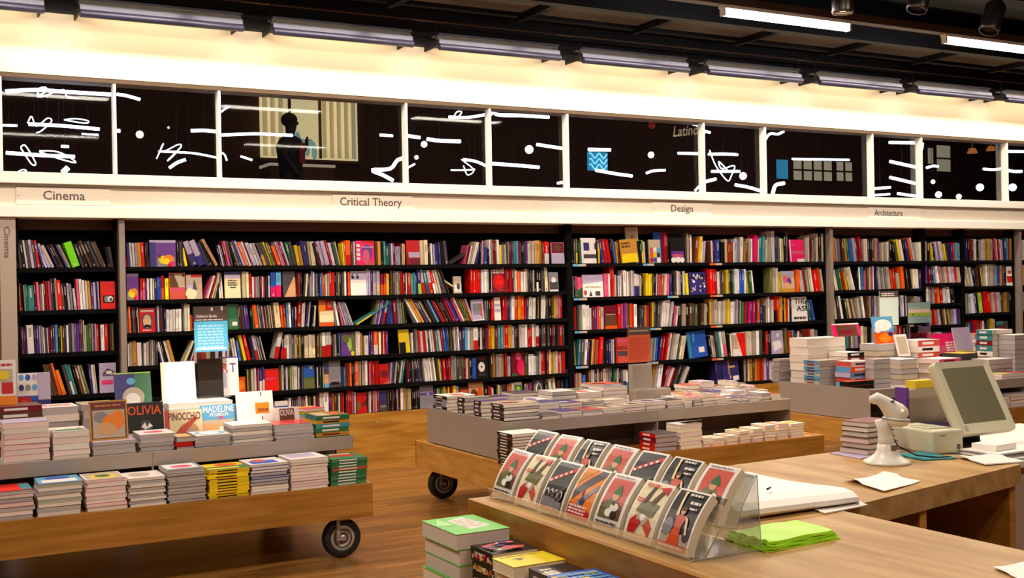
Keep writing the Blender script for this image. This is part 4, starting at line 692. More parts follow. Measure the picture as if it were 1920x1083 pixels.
tt = tag(q.build('side_table', 'blind2'), 'low cabinet with a pale glowing top behind the standing person', 'cabinet'); part('carcass', (PT[0].x+.02, 2.74, 2.3), (PT[1].x-.02, 3.08, PT[0].z-.03), 'room', tt)  # cabinet top glows like the dim windows, though it is no lamp
def lit_grid(name, pts, Y_, m, nx, ny, lab, blue=None):
    Y = 3.34; A, B = onY(pts[0], pts[3], Y), onY(pts[2], pts[1], Y); e = empty(name, ((A.x+B.x)/2, Y, (A.z+B.z)/2), lab, 'window'); w_, h_ = (B.x-A.x)/2, (B.z-A.z)/2
    q = MB(); q.box((-w_, .02, -h_), (w_, .03, h_)); q.build('lit_pane', m, e); q = MB()
    for k in range(nx+1): xx = -w_+2*w_*k/nx; q.box((xx-.012, 0, -h_), (xx+.012, .02, h_))
    for k in range(ny+1): zz = -h_+2*h_*k/ny; q.box((-w_, 0, zz-.012), (w_, .02, zz+.012))
    q.build('frame', 'room', e); return e
lit_grid('lit_window', (1487, 301, 1562, 338), 3.0, 'blind2', 4, 2, 'dim lit window of small panes in the eighth pane')
lit_grid('lit_window', (1568, 303, 1600, 340), 3.0, 'blind2', 2, 2, 'brighter narrow window beside the dim one in the eighth pane')
lit_grid('lit_window', (1455, 298, 1480, 336), 3.0, 'bluewin', 1, 1, 'bluish window at the edge of the eighth pane')
lit_grid('lit_window', (1756, 272, 1784, 322), 3.0, 'blind2', 1, 2, 'tilted pale window in the tenth pane')
lit_grid('lit_window', (1739, 276, 1752, 308), 3.0, 'blind2', 1, 1, 'narrow pale strip window in the tenth pane')
A = onY(1103, 319, 1.5); B = onY(1139, 286, 1.5); e = empty('wave_sign', ((A.x+B.x)/2, 1.5, (A.z+B.z)/2), 'blue sign with three wavy stripes behind the sixth pane', 'sign'); w_, h_ = (B.x-A.x)/2, (B.z-A.z)/2
part('board', (-w_, 0, -h_), (w_, .02, h_), 'bluewin', e)
for k in range(3):
    q = MB(); q.tube([(-w_*.9+1.8*w_*i/16, -.01, -h_*.6+k*h_*.6+.03*math.sin(i*.8+.8)) for i in range(17)], .009, 6); q.build('wave_stripe', mat('pale_blue_neon', (140, 210, 230), .5, emit=(140, 215, 235), es=1.1), e)
wires(e, e.location); e = empty('script_sign', onY(1262, 256, .3), 'script lettering reading Latino behind the sixth pane', 'sign')
lettering('lettering', 'Latino', .16, mat('script_cream', (190, 180, 150), .6, emit=(170, 160, 130), es=.35), FRONT @ Matrix.Rotation(.12, 4, 'Z'), e, width=.36, shear=.35); wires(e, e.location)
P = onY(1222, 235, .6); q = MB(); q.ell((0, 0, 0), (.04, .04, .04), 12, 8); tag(q.build('small_lamp', mat('dim_red', (90, 20, 16), .6, emit=(120, 24, 18), es=.5), loc=P), 'dim red round lamp in the sixth pane', 'lamp', 'small round lamps behind the glass'); wires(bpy.data.objects['small_lamp.012'], P)
for (x, y, w2) in ((1280+1400/2.578, 740/2.578, 10), (1280+1490/2.578, 728/2.578, 9)):
    P = onY(x, y, 2.0); d = depth(P); q = MB(); q.lathe([(w2*d/F_PX, 0), (w2*.6*d/F_PX, w2*d/F_PX*.9), (.01, w2*d/F_PX)], n=16); q.cyl((0, 0, w2*d/F_PX), (0, 0, 4.25-P.z), .004, n=6)
    tag(q.build('pendant_lamp', mat('orange_shade', (170, 90, 40), .7, emit=(200, 120, 60), es=.5), loc=P), ('smaller' if w2 == 9 else 'larger')+' orange pendant lamp in the tenth pane', 'lamp')
# the person: one continuous skinned body
def person(origin, s, label, facing=0):
    J = {'pel': (0, 0, .95), 'wst': (0, .0, 1.08), 'chs': (0, 0, 1.30), 'nb': (0, 0, 1.46), 'hd0': (.005, -.01, 1.55), 'hd': (.01, -.015, 1.66), 'hd2': (.012, -.01, 1.74),
         'lsh': (-.19, 0, 1.40), 'lel': (-.25, .03, 1.13), 'lwr': (-.20, -.12, .92), 'rsh': (.19, 0, 1.40), 'rel': (.25, -.04, 1.14), 'rwr': (.12, -.22, 1.30), 'rpm': (.085, -.235, 1.36),
         'lpm': (-.185, -.15, .85), 'lhp': (-.10, 0, .88), 'lkn': (-.11, -.01, .50), 'lan': (-.11, .03, .09), 'lto': (-.12, -.13, .03), 'rhp': (.10, 0, .88), 'rkn': (.11, -.01, .50), 'ran': (.11, .03, .09), 'rto': (.12, -.13, .03)}
    E_ = ['pel-wst', 'wst-chs', 'chs-nb', 'nb-hd0', 'hd0-hd', 'hd-hd2', 'chs-lsh', 'lsh-lel', 'lel-lwr', 'lwr-lpm', 'chs-rsh', 'rsh-rel', 'rel-rwr', 'rwr-rpm', 'pel-lhp', 'lhp-lkn', 'lkn-lan', 'lan-lto', 'pel-rhp', 'rhp-rkn', 'rkn-ran', 'ran-rto']
    rad = {'pel': (.16, .115), 'wst': (.145, .10), 'chs': (.185, .125), 'nb': (.075, .075), 'hd0': (.072, .082), 'hd': (.094, .112), 'hd2': (.074, .09), 'lsh': (.07, .065), 'rsh': (.07, .065), 'lel': (.046, .046), 'rel': (.046, .046), 'lwr': (.028, .03), 'rwr': (.028, .03),
           'lpm': (.022, .036), 'rpm': (.022, .036), 'lhp': (.09, .09), 'rhp': (.09, .09), 'lkn': (.058, .06), 'rkn': (.058, .06), 'lan': (.038, .042), 'ran': (.038, .042), 'lto': (.034, .028), 'rto': (.034, .028)}
    for sd, b, dv in (('l', 'lpm', Vector((.02, -.05, -.09))), ('r', 'rpm', Vector((-.04, 0, .09)))):
        for i in range(5):
            off = Vector(((i-2)*.012 if i else -.02, (i-2)*.012, 0)); n1, n2 = '%sf%da' % (sd, i), '%sf%db' % (sd, i)
            L = (.55, .9, 1, .92, .75)[i]; P0 = Vector(J[b])
            J[n1] = tuple(P0+off+dv*.55*L); J[n2] = tuple(P0+off*1.1+dv*L+Vector((0, -.02, 0))); rad[n1] = (.009, .009); rad[n2] = (.008, .008); E_ += [b+'-'+n1, n1+'-'+n2]
    names = list(J); me = bpy.data.meshes.new('person'); me.from_pydata([tuple(Vector(J[n])*s) for n in names], [tuple(names.index(v) for v in e.split('-')) for e in E_], [])
    o = bpy.data.objects.new('person', me); COL.objects.link(o); o.location = origin; o.rotation_euler = (0, 0, facing)
    sk = o.modifiers.new('body', 'SKIN'); sk.use_smooth_shade = True; su = o.modifiers.new('smooth', 'SUBSURF'); su.levels = 2; su.render_levels = 2
    for v, n in zip(me.skin_vertices[0].data, names): v.radius = tuple(r*s for r in rad[n]); v.use_root = n == 'pel'
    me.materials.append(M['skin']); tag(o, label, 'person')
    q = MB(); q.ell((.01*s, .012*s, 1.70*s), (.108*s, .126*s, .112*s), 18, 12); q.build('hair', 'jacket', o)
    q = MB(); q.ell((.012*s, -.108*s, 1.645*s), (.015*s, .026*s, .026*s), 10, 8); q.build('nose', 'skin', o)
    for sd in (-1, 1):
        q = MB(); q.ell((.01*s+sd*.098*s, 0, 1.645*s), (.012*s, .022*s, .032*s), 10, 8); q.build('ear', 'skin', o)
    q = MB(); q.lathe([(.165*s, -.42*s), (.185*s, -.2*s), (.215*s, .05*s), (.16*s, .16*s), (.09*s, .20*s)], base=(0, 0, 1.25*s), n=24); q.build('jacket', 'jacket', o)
    return o
PP = onY(543, 212, 2.2)
person((PP.x-.0, 2.2, 2.3), (PP.z-2.3)/1.80, 'person in backlit silhouette standing before the lit blinds, one hand raised to the chest', facing=1.0)
q = MB(); P = onY(566, 287, 2.05); q.box((-.03, -.02, -.11), (.03, .02, .11)); tag(q.build('red_folder', mat('dark_red', (150, 20, 24), .6), loc=P), 'dark red folder held by the person before the blinds', 'folder')
# ================================================================ THE CARTS
def wheel(root, X, Y, r=.122, sw=0):
    q = MB(); q.lathe([(r*.62, -.028), (r*.9, -.034), (r*.98, -.024), (r, -.008), (r, .008), (r*.98, .024), (r*.9, .034), (r*.62, .028)], base=(X, Y, r), ax=(sw, 1, 0), n=36)
    w_ = q.build('wheel', 'rubber', root)
    q = MB(); q.lathe([(0, -.033), (r*.16, -.033), (r*.17, -.022), (r*.34, -.016), (r*.38, -.024), (r*.5, -.02), (r*.62, -.03), (r*.66, -.02), (r*.66, .02), (r*.2, .03), (0, .033)], base=(X, Y, r), ax=(sw, 1, 0), n=36)
    q.build('hub', 'chrome', w_)
    q = MB(); q.lathe([(r*.42, -.0345), (r*.45, -.036), (r*.48, -.0345)], base=(X, Y, r), ax=(sw, 1, 0), n=36); q.lathe([(r*.20, -.034), (r*.24, -.036), (r*.27, -.034)], base=(X, Y, r), ax=(sw, 1, 0), n=36); q.build('hub_groove', 'rubber', w_)
    q = MB(); q.box((X-.045, Y-.045, r+.01), (X-.022, Y-.040, .245)); q.box((X-.045, Y-.045, r-.01), (X+.006, Y-.040, r+.012)); q.box((X-.035, Y+.040, r-.02), (X-.01, Y+.045, .245)); q.box((X-.045, Y-.05, .235), (X+.045, Y+.05, .249)); q.build('caster_fork', 'steel', root)
def cart(label, x0, x1, y0, y1, tx0, tx1, ty0, ty1, wheels, seams=(), panel_left=False, lip_z=.72, extra=None):
    c = empty('display_cart', (x0, y0, 0), label, 'display cart'); O = Vector((x0, y0, 0))
    def pt(name, a, b, m, bevel=0): return part(name, Vector(a)-O, Vector(b)-O, m, c, bevel)
    pt('front_board', (x0, y0, .25), (x1, y0+.022, .458), 'cartwood', .002)
    pt('rear_board', (x0, y1-.022, .25), (x1, y1, .458), 'cartwood', .002)
    pt('end_board', (x0, y0+.022, .25), (x0+.022, y1-.022, .458), 'oakend', .002)
    pt('end_board', (x1-.022, y0+.022, .25), (x1, y1-.022, .458), 'oakend', .002)
    pt('deck', (x0+.022, y0+.022, .42), (x1-.022, y1-.022, .452), 'cartwood')
    pt('tray_floor', (tx0, ty0+.004, .672), (tx1, ty1, .70), 'grey')
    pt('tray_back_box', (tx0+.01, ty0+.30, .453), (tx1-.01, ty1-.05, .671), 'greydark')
    edges = [tx0]+list(seams)+[tx1]
    for a, b in zip(edges, edges[1:]): pt('tray_lip', (a+.002, ty0-.004, .635), (b-.002, ty0+.004, lip_z), 'grey', .0015)
    for sx in seams: pt('divider_fin', (sx-.006, ty0, .455), (sx+.006, ty0+.3, .70), 'grey')
    if panel_left:
        pt('end_panel', (tx0-.006, ty0-.02, .458), (tx0, ty1, lip_z+.01), 'grey', .001)
    else: pt('end_panel', (tx1, ty0, .635), (tx1+.006, ty1, lip_z), 'grey')
    pt('end_panel', (tx1, ty0, .455) if panel_left else (tx1, ty0+.3, .455), (tx1+.006, ty1-.05, lip_z if panel_left else .66), 'grey')
    for wx, wy in wheels: wheel(c, wx-x0, wy-y0)
    if extra: extra(c, O)
    return c
def catch(c, O):
    q = MB(); q.cyl(Vector((2.66, -3.02, .33))-O, Vector((2.70, -3.02, .33))-O, .007, n=10); q.build('catch_pin', 'chrome', c)
cart('long oak and grey cart of picture books with its wheel showing, near the Cinema end', -.45, 2.655, -3.30, -1.70, -.40, 2.645, -2.985, -1.95, ((2.48, -3.20), (-.2, -3.20), (2.48, -1.85), (-.2, -1.85)), (onY(286, 860, -2.98).x,), extra=catch)
cart('middle oak and grey cart of magazines standing behind the leaflet rack', 3.69, 6.42, -3.30, -1.62, 3.745, 6.36, -2.985, -1.75, ((3.86, -1.76), (3.95, -3.18), (6.25, -3.18), (6.25, -1.76)), (onY(1232, 790, -2.98).x,), True)
cart('far oak and grey cart of art books behind the till', 7.30, 11.5, -2.92, -1.72, 7.36, 11.4, -2.86, -1.75, ((7.42, -1.85), (7.45, -2.85), (11.3, -2.85), (11.3, -1.85)), (8.1, 9.4), True)
PLACED = []
def pst(name, cat, group, where, x0, x1, Y, z, D, hpx, n, covs, **kw):
    """a stack whose front edge spans x0..x1 of the photograph on the plane Y; kept inside its cart and clear of the stacks already set"""
    lo, hi = {'magazine': (3.755, 6.35), 'paperback': (3.755, 6.352), 'art_book': (7.37, 11.3), 'picture_book': (-.38, 2.638)}[name] if z > .6 else (-9, 99)
    for _ in range(60):
        yb = px((onY((x0+x1)/2, 700, Y).x, Y, z))[1]
        if onY(x0, yb, Y).x >= lo or x0 < 0: break
        Y += .02
    yb = px((onY((x0+x1)/2, 700, Y).x, Y, z))[1]; X0, X1 = max(lo, onY(x0, yb, Y).x), min(hi, onY(x1, yb, Y).x); d = depth((X0, Y, z)); H = hpx*d/F_PX
    if name != 'picture_book' or Y > -2.8:
        D = min(D, -1.78-Y)
        for a, b, ya, yb_, zz0 in PLACED:
            if abs(zz0-z) > .1 or b <= X0+.004 or a >= X1-.004: continue
            if ya > Y+.06: D = min(D, ya-Y-.012)
            elif yb_ > Y and ya <= Y+.06:
                if a <= X0 < b and b < X1-.05: X0 = b+.004
                elif X0 < a < X1: X1 = a-.004
                elif Y > ya: Y = yb_+.008
        D = max(D, .10)
    PLACED.append((X0, X1, Y, Y+D, z))
    w_ = [R.uniform(.85, 1.15) for _ in range(n)]; t_ = sum(w_)
    return X0, X1, stack(name, cat, group, where, X0, Y, z, X1-X0-.004, D, [H*v/t_ for v in w_], covs, **kw)
PBg = 'picture books stacked on the long cart'
LZ, LYf, TZ, TY = .4545, -3.27, .7005, -2.97
low = [(-40, 66, 56, 7, 'g w g i g', 'gi', 'under a red and teal cover, nearest the picture edge', 'r', [('r', .05, .05, .8, .5, 'R'), ('r', .8, .05, 1, .9, 't')]),
       (72, 156, 62, 8, 'w g w l', 'wg', 'under the blue and white cover', 's', [('r', .1, .1, .9, .5, 'w'), ('e', .5, .7, .3, .2, 'b')]),
       (163, 240, 60, 8, 'w i w', 'wi', 'under the cover with a yellow drawing, lower ledge', 'w', [('r', .04, .04, .96, .96, 'h'), ('e', .5, .4, .35, .3, 'y'), ('e', .5, .45, .2, .2, 'n')]),
       (243, 312, 54, 9, 'w g h', 'wg', 'in the plain sagging pale stack before the tray fin', 'w', [('e', .4, .5, .3, .3, 'h')]),
       (316, 388, 62, 11, 'g w g', 'g', 'in the thin grey stack just beyond the tray fin', 'g', [('r', .05, .2, .9, .9, 'w'), ('e', .5, .5, .3, .2, 'i')]),
       (392, 468, 54, 10, 'y Y y', 'y', 'in the bright yellow stack on the lower ledge', 'n', [('r', 0, .5, 1, 1, 'y'), ('e', .6, .7, .3, .2, 'o'), ('r', 0, .1, .8, .3, 'y')]),
       (472, 543, 56, 10, 'w w w v b v b v b v', 'wwwgggg', 'in the blue-topped stack over white books', 'w', [('r', .1, .1, .8, .6, 'b'), ('e', .4, .6, .2, .2, 'x')]),
       (547, 618, 58, 10, 'w i w', 'w', 'in the white and pink stack on the lower ledge', 'w', [('r', .1, .3, .8, .9, 'e')]),
       (622, 690, 50, 9, 'N n N n n x n n N', 'n', 'in the dark green stack at the cart end', 'n', [('e', .5, .6, .4, .2, 'r'), ('r', .2, .7, .8, .9, 'h')])]
for x0, x1, hp, n, cv, pg, wh, top, shp in low:
    dk = wh.startswith('in the bright yellow') or wh.startswith('in the dark green')
    pst('picture_book', 'picture book', PBg, wh, x0, x1, LYf, LZ, .25, hp, n, cv.split(), page=pg, top=top, topshapes=shp, spine='f' if dk else '-')
upp = [(8, 96, 82, 8, 'w w i w r w', 'wi', 'in the tall pale stack nearest the picture edge, upper tray', 'e', [], 0), (100, 170, 58, 5, 'w g w', 'wi', 'in the stack under the white and green cover', 'w', [('r', 0, .05, 1, .5, 'G'), ('e', .5, .3, .4, .15, 'n'), ('r', .05, .62, .2, .72, 'y'), ('r', .4, .62, .55, .72, 'y'), ('r', .75, .62, .9, .72, 'y')], 0),
       (174, 256, 32, 4, 'g w g', 'g', 'under the upright brown-framed book', 'e', [('r', 0, .3, 1, .9, 'e')], 0), (262, 328, 38, 5, 'g w', 'g', 'below the upright book lettered OLIVIA in orange', 'w', [('e', .5, .5, .3, .2, 'i')], .02),
       (331, 366, 28, 3, 'r m r', 'gr', 'in the small red stack between the grey ones', 'k', [('r', .1, .1, .9, .8, 'A')], 0), (368, 434, 28, 4, 's g w', 'g', 'below the upright book lettered PINOCCHIO', 'w', [('e', .5, .5, .45, .4, 's'), ('e', .5, .5, .3, .3, 'w')], 0),
       (418, 514, 40, 6, 'w g w', 'gw', 'below the white upright book with an orange label', 'w', [('r', .1, .3, .9, .9, 'w')], .04), (517, 590, 36, 6, 'g w g', 'g', 'under the salmon red cover before the small upright book', 'x', [('e', .6, .5, .3, .3, 'r')], 0),
       (593, 662, 46, 6, 'n a n t a n', 'nyt', 'in the green and gold striped stack at the tray end', 'j', [('r', .1, .1, .5, .9, 'h'), ('e', .7, .5, .2, .3, 'o')], 0)]
ends = {}
for x0, x1, hp, n, cv, pg, wh, top, shp, dy in upp:
    if x0 == 418: x0 = 437
    a, b, zt = pst('picture_book', 'picture book', PBg, wh, x0, x1, TY+dy, TZ, .235, hp, n, cv.split(), page=pg, top=top, topshapes=shp, spine='f' if 'gold striped' in wh else '-')
    ends[x0] = (a, b, zt)
def upright(name, x0, x1, ybot, ytop, Y, lean, body, shapes, label, cat='picture book', texts=(), t=.014, z=None, rz=0, group=None):
    Pb = onY((x0+x1)/2, ybot, Y); d = depth(Pb); w_ = (onY(x1, ybot, Y).x-onY(x0, ybot, Y).x); h = (ybot-ytop)*d/F_PX/math.cos(math.radians(lean))
    zz = Pb.z if z is None else z
    return cover_book(name, w_, h, t, (Pb.x, Y, zz), lean, rz, body, shapes, label, cat, group, texts=texts)
z3 = ends[174][2]
upright('picture_book', 170, 242, 830, 757, -2.90, 12, 'a', [('r', .04, .04, .96, .96, 'u'), ('r', .05, .8, .95, .94, 'm'), ('r', .08, .06, .92, .76, 'h'), ('e', .3, .58, .2, .14, 'g'), ('e', .62, .45, .3, .2, 'O'), ('e', .45, .28, .24, .16, 'A'), ('e', .75, .6, .14, .14, 'O'), ('t', .15, .84, .85, .9, 1, 'a')],
        'upright picture book with a brown and gold frame and orange shapes', z=z3)
upright('picture_book', 237, 309, 806, 750, -2.68, 12, 'd', [('r', .02, .02, .98, .98, 'k'), ('p', [(.35, 0), (.7, 0), (.62, .4), (.42, .4)], 'd'), ('p', [(.4, .2), (.5, .34), (.55, .18), (.62, .32), (.7, .2), (.5, .1)], 'w')], 'upright dark picture book lettered OLIVIA in orange capitals', texts=(('OLIVIA', .06, .6, .88, .42, 'o'),), z=ends[262][2]-.02)
upright('picture_book', 312, 382, 813, 748, -2.66, 12, 'c', [('r', 0, 0, .12, 1, 'x'), ('e', .62, .38, .28, .26, 'A'), ('p', [(.1, .2), (.5, .35), (.9, .75), (.8, .8), (.4, .5)], 'x'), ('e', .7, .3, .14, .14, 'e')], 'upright cream picture book lettered PINOCCHIO in dark capitals', texts=(('PINOCCHIO', .1, .72, .86, .3, 'm'),), z=TZ)
upright('picture_book', 380, 447, 806, 738, -2.62, 12, 's', [('r', 0, .62, 1, 1, 's'), ('r', 0, 0, .9, .6, 'h'), ('r', .0, .1, .8, .5, 'A'), ('r', .5, .08, .95, .4, 'w'), ('e', .55, .66, .06, .06, 'i')], 'upright light blue picture book lettered MADELINE in white', texts=(('MADELINE', .06, .8, .88, .24, 'W'), ('IN LONDON', .25, .69, .5, .13, 'W')), z=TZ)
upright('picture_book', 447, 516, 802, 735, -2.70, 12, 'w', [('r', .66, .0, .69, .3, 'd'), ('r', .66, .86, .69, .97, 'd'), ('r', .5, .38, .88, .68, 'O'), ('t', .06, .06, .4, .2, 2, 'i')], 'upright white picture book with a small orange label lettered zoo', texts=(('zoo', .56, .44, .28, .17, 'k'),), z=ends[437][2]-.05)
upright('picture_book', 517, 563, 802, 765, -2.74, 12, 'w', [('r', .2, .1, .8, .92, 'u'), ('p', [(.3, .2), (.5, .34), (.7, .2), (.6, .1), (.4, .1)], 'w')], 'small upright white book lettered OLIVIA on a dark square', texts=(('OLIVIA', .22, .58, .56, .42, 'w'),), z=ends[517][2]-.045)
bk2 = -2.40
pst('picture_book', 'picture book', PBg, 'in the dark red stack at the back near the picture edge', -10, 82, -2.62, TZ, .24, 98, 8, 'u m r k m k u m'.split(), page='rak', top='u', spine='f')
pst('picture_book', 'picture book', PBg, 'under the white cover with red handwriting', 82, 152, -2.62, TZ, .24, 90, 6, 'w g w'.split(), page='wg', top='w', topshapes=[('t', .1, .3, .9, .8, 3, 'x')])
pst('picture_book', 'picture book', PBg, 'in the grey stack behind the brown-framed book', 156, 222, -2.58, TZ, .24, 88, 6, 'g w g'.split(), page='g', top='h')
pst('picture_book', 'picture book', PBg, 'in the white stack under the bright blank board', 226, 312, -2.36, TZ, .26, 62, 6, 'w g w'.split(), page='w', top='W')
pst('picture_book', 'picture book', PBg, 'in the stack holding up the black board', 318, 440, -2.30, TZ, .28, 66, 6, 'w s w g'.split(), page='w', top='w')
_a, _b, zop = pst('picture_book', 'picture book', PBg, 'in the back row stack with the orange and pink book', 548, 640, -2.45, TZ, .24, 30, 3, 'g n t'.split(), page='gw', top='t')
q = stack('picture_book', 'picture book', PBg, 'bright orange and pink, lying askew on the back row', onY(572, 785, -2.42).x, -2.42, zop+.001, .15, .18, [.02, .02], ['r', 'o'], page='yi', top='o', rot=.2, topshapes=[('p', [(0, 0), (1, .3), (1, .6), (0, .3)], 'I'), ('r', 0, .7, 1, .9, 'y')])
up = lambda *a, **k: upright('picture_book', *a, **k)
_a, _b, zst = pst('picture_book', 'picture book', PBg, 'in the pale stack under the blue book of round stickers', 24, 100, -2.33, TZ, .22, 60, 5, 'w g w'.split(), page='w', top='w')
zb = TZ+62*7.6/F_PX
up(-30, 32, 752, 668, -2.52, 10, 'w', [('r', 0, .0, 1, .2, 'O'), ('r', .3, .5, .9, .8, 'h'), ('r', .1, .28, .5, .5, 'n'), ('r', .55, .25, .9, .5, 'r'), ('t', .1, .84, .9, .94, 1, 'r'), ('e', .6, .66, .2, .1, 'y')], 'upright white and orange picture book nearest the picture edge', z=TZ+98*6.75/F_PX)
up(34, 96, 744, 659, -2.30, 8, 'b', [('r', .0, .5, .62, 1, 'w')]+[('e', .12+.2*(i % 3), .9-.22*(i//3), .08, .07, 'sbevgs'[i]) for i in range(6)]+[('r', 0, .02, .4, .48, 'r'), ('r', .45, .02, .98, .4, 'v'), ('e', .2, .25, .14, .16, 'o'), ('r', .5, .04, .72, .3, 'a'), ('r', .66, .6, .85, .84, 'v'), ('r', .62, .4, 1, 1, 'e')],
   'upright blue picture book with rows of round stickers', z=zst)
up(217, 286, 745, 680, -2.26, 14, 'v', [('r', .55, 0, 1, 1, 'N'), ('r', .05, .5, .5, .95, 'v'), ('e', .45, .75, .12, .1, 's'), ('e', .5, .3, .3, .28, 'h'), ('e', .48, .22, .2, .2, 'w'), ('r', 0, .96, 1, 1, 'l')], 'upright dark blue and green picture book behind the OLIVIA one', z=zb)
bd = upright('display_board', 305, 369, 745, 668, -2.16, 10, 'W', [('r', 0, .0, .08, 1, 'c')], 'blank bright white board standing upright at the back of the long cart', cat='board', z=zb)
upright('display_board', 374, 420, 742, 671, -2.02, 6, 'k', [], 'blank black board standing upright beside the bright white one', cat='board', z=TZ+66*7.7/F_PX)
up(417, 449, 738, 666, -2.00, 6, 'w', [('r', 0, .97, 1, 1, 'p'), ('r', .0, .2, .3, .6, 'e')], 'upright white picture book lettered RT beside the black board', texts=(('R', .06, .6, .34, .34, 'x'), ('T', .5, .6, .36, .34, 'p')), z=TZ+66*7.7/F_PX)
def notice(x0, x1, ytop, ybot, Y, zfoot, headfrac, head, body, label, lines, texts=(), lean=3, hold=True, page='W'):
    A, B = onY(x0, ybot, Y), onY(x1, ytop, Y); w_ = B.x-A.x; h = B.z-A.z
    s = empty('notice_holder', ((A.x+B.x)/2, Y, zfoot), label, 'notice', None, 0)
    part('backing', (-w_/2-.006, .003, 0), (w_/2+.006, .006, A.z-zfoot+h+.006), 'acrylic', s)
    part('foot', (-w_/2-.006, -.03, 0), (w_/2+.006, .06, .004), 'acrylic', s)
    q = MB(); z0 = A.z-zfoot; q.box((-w_/2, 0, z0), (w_/2, .0025, z0+h), rgb(body))
    q2 = MB.box
    design(q, [('r', 0, 1-headfrac, 1, 1, head)]+lines, lambda u, v, k: (-w_/2+u*w_, -.0004*k, z0+v*h)); c_ = q.build('printed_card', 'cover', s)
    for tx, u0, v0, wd, sz, c in texts: lettering('lettering', tx, sz*h, ink(c), Matrix.Translation((-w_/2+u0*w_, -.0004*(len(lines)+2)-.001, z0+v0*h)) @ FRONT, s, width=wd*w_)
    return s
PAL['q'] = (96, 196, 240); NAM['q'] = 'bright sky blue'; PAL['z'] = (96, 78, 72); NAM['z'] = 'brown'; PAL['1'] = (222, 104, 62); NAM['1'] = 'orange'; PAL['2'] = (226, 240, 230); NAM['2'] = 'pale mint'
notice(365, 426, 573, 660, -2.10, TZ+66*7.7/F_PX, .33, 'z', 'q', 'bright blue notice headed Children\'s Books above the long cart', [('t', .1, .08, .88, .6, 8, (176, 228, 250)), ('t', .04, .685, .86, .72, 1, 'w'), ('r', .05, .04, .95, .09, (220, 240, 250)), ('r', .5, .9, .56, .97, 'w'), ('r', .8, .9, .86, .99, 'w')], (('Children\'s Books', .05, .755, .62, .085, 'W'),))
# ---------------------------------------------------------------- the middle cart: magazines and paperbacks
MGg = 'magazines stacked in the middle cart tray'
MY = -2.965
cols_front = [(946, 1014, 38, 6, 'd', 'l'), (1016, 1050, 14, 3, 'a', '-'), (1053, 1092, 16, 3, 'w', '-'), (1095, 1132, 15, 3, 'g', '-'), (1134, 1172, 15, 3, 'w', '-'), (1174, 1212, 18, 3, 'x', '-'), (1213, 1250, 20, 3, 'e', '-'), (1252, 1282, 20, 4, 'h', '-')]
RW = ['front row', 'second row', 'third row', 'back row']
def grid(row, Y, entries, name, cat, group, unitd, D, z=TZ, last='picture edge'):
    n = len(entries)
    for k, (x0, x1, hp, m_, c, sp) in enumerate(entries):
        wh = 'in the %s stack, %s %s' % ((ORD[k] if k else 'first'), unitd, row)
        cv = [c]+[R.choice('wgde') for _ in range(2)] if sp == '-' else [c, 'k', c]
        shp = [('e', R.uniform(.3, .7), R.uniform(.3, .7), R.uniform(.15, .3), R.uniform(.15, .3), R.choice('vmxwekd')), ('t', .1, .75, .9, .92, 2, R.choice('wky'))]
        pst(name, cat, group, wh, x0, x1, Y, z, D, hp, m_, cv, page=R.choice(['w', 'gw', 'w', 'wi']), spine=sp, top=R.choice('gedhwvx'), topshapes=shp)
def rowpx(x0, x1, n, hp, cols, sp='-', m_=3, gap=2):
    out = []; w_ = (x1-x0)/n
    for k in range(n):
        out.append((x0+k*w_, x0+(k+1)*w_-gap, hp*R.uniform(.75, 1.2), max(2, int(m_*R.uniform(.8, 1.3))), cols[k % len(cols)], sp))
    return out
grid('back row', MY+.72, [(838, 892, 32, 5, 'g', 'l'), (896, 962, 30, 4, 'w', '-')]+rowpx(968, 1170, 4, 34, 'wewk', m_=5), 'magazine', 'magazine', MGg, 'middle cart', .24)
grid('third row', MY+.45, [(872, 920, 36, 5, 'd', 'l'), (925, 985, 32, 4, 'd', '-')]+rowpx(990, 1180, 4, 34, 'wgke', m_=5), 'magazine', 'magazine', MGg, 'middle cart', .22)
grid('second row', MY+.225, [(903, 955, 36, 5, 'd', 'l'), (958, 1006, 30, 4, 'w', '-')]+rowpx(1010, 1180, 4, 26, 'wgek', m_=4), 'magazine', 'magazine', MGg, 'middle cart', .19)
grid('front row', MY, cols_front, 'magazine', 'magazine', MGg, 'middle cart', .19)
PPg = 'paperbacks stacked at the far end of the middle cart'
grid('back row', MY+.60, rowpx(1290, 1425, 5, 26, 'vhcwW', m_=4), 'paperback', 'paperback', PPg, 'paperback end', .18)
grid('third row', MY+.37, rowpx(1290, 1440, 6, 22, 'ybbWcx', m_=4), 'paperback', 'paperback', PPg, 'paperback end', .17)
grid('second row', MY+.18, rowpx(1262, 1445, 8, 20, 'iyswAxwc', m_=4), 'paperback', 'paperback', PPg, 'paperback end', .16)
grid('front row', MY, [(1285, 1300, 22, 4, 'h', '-'), (1302, 1317, 22, 4, 'A', '-'), (1319, 1343, 26, 4, 'g', '-')]+rowpx(1346, 1468, 6, 16, 'gxhewA'), 'paperback', 'paperback', PPg, 'paperback end', .15)
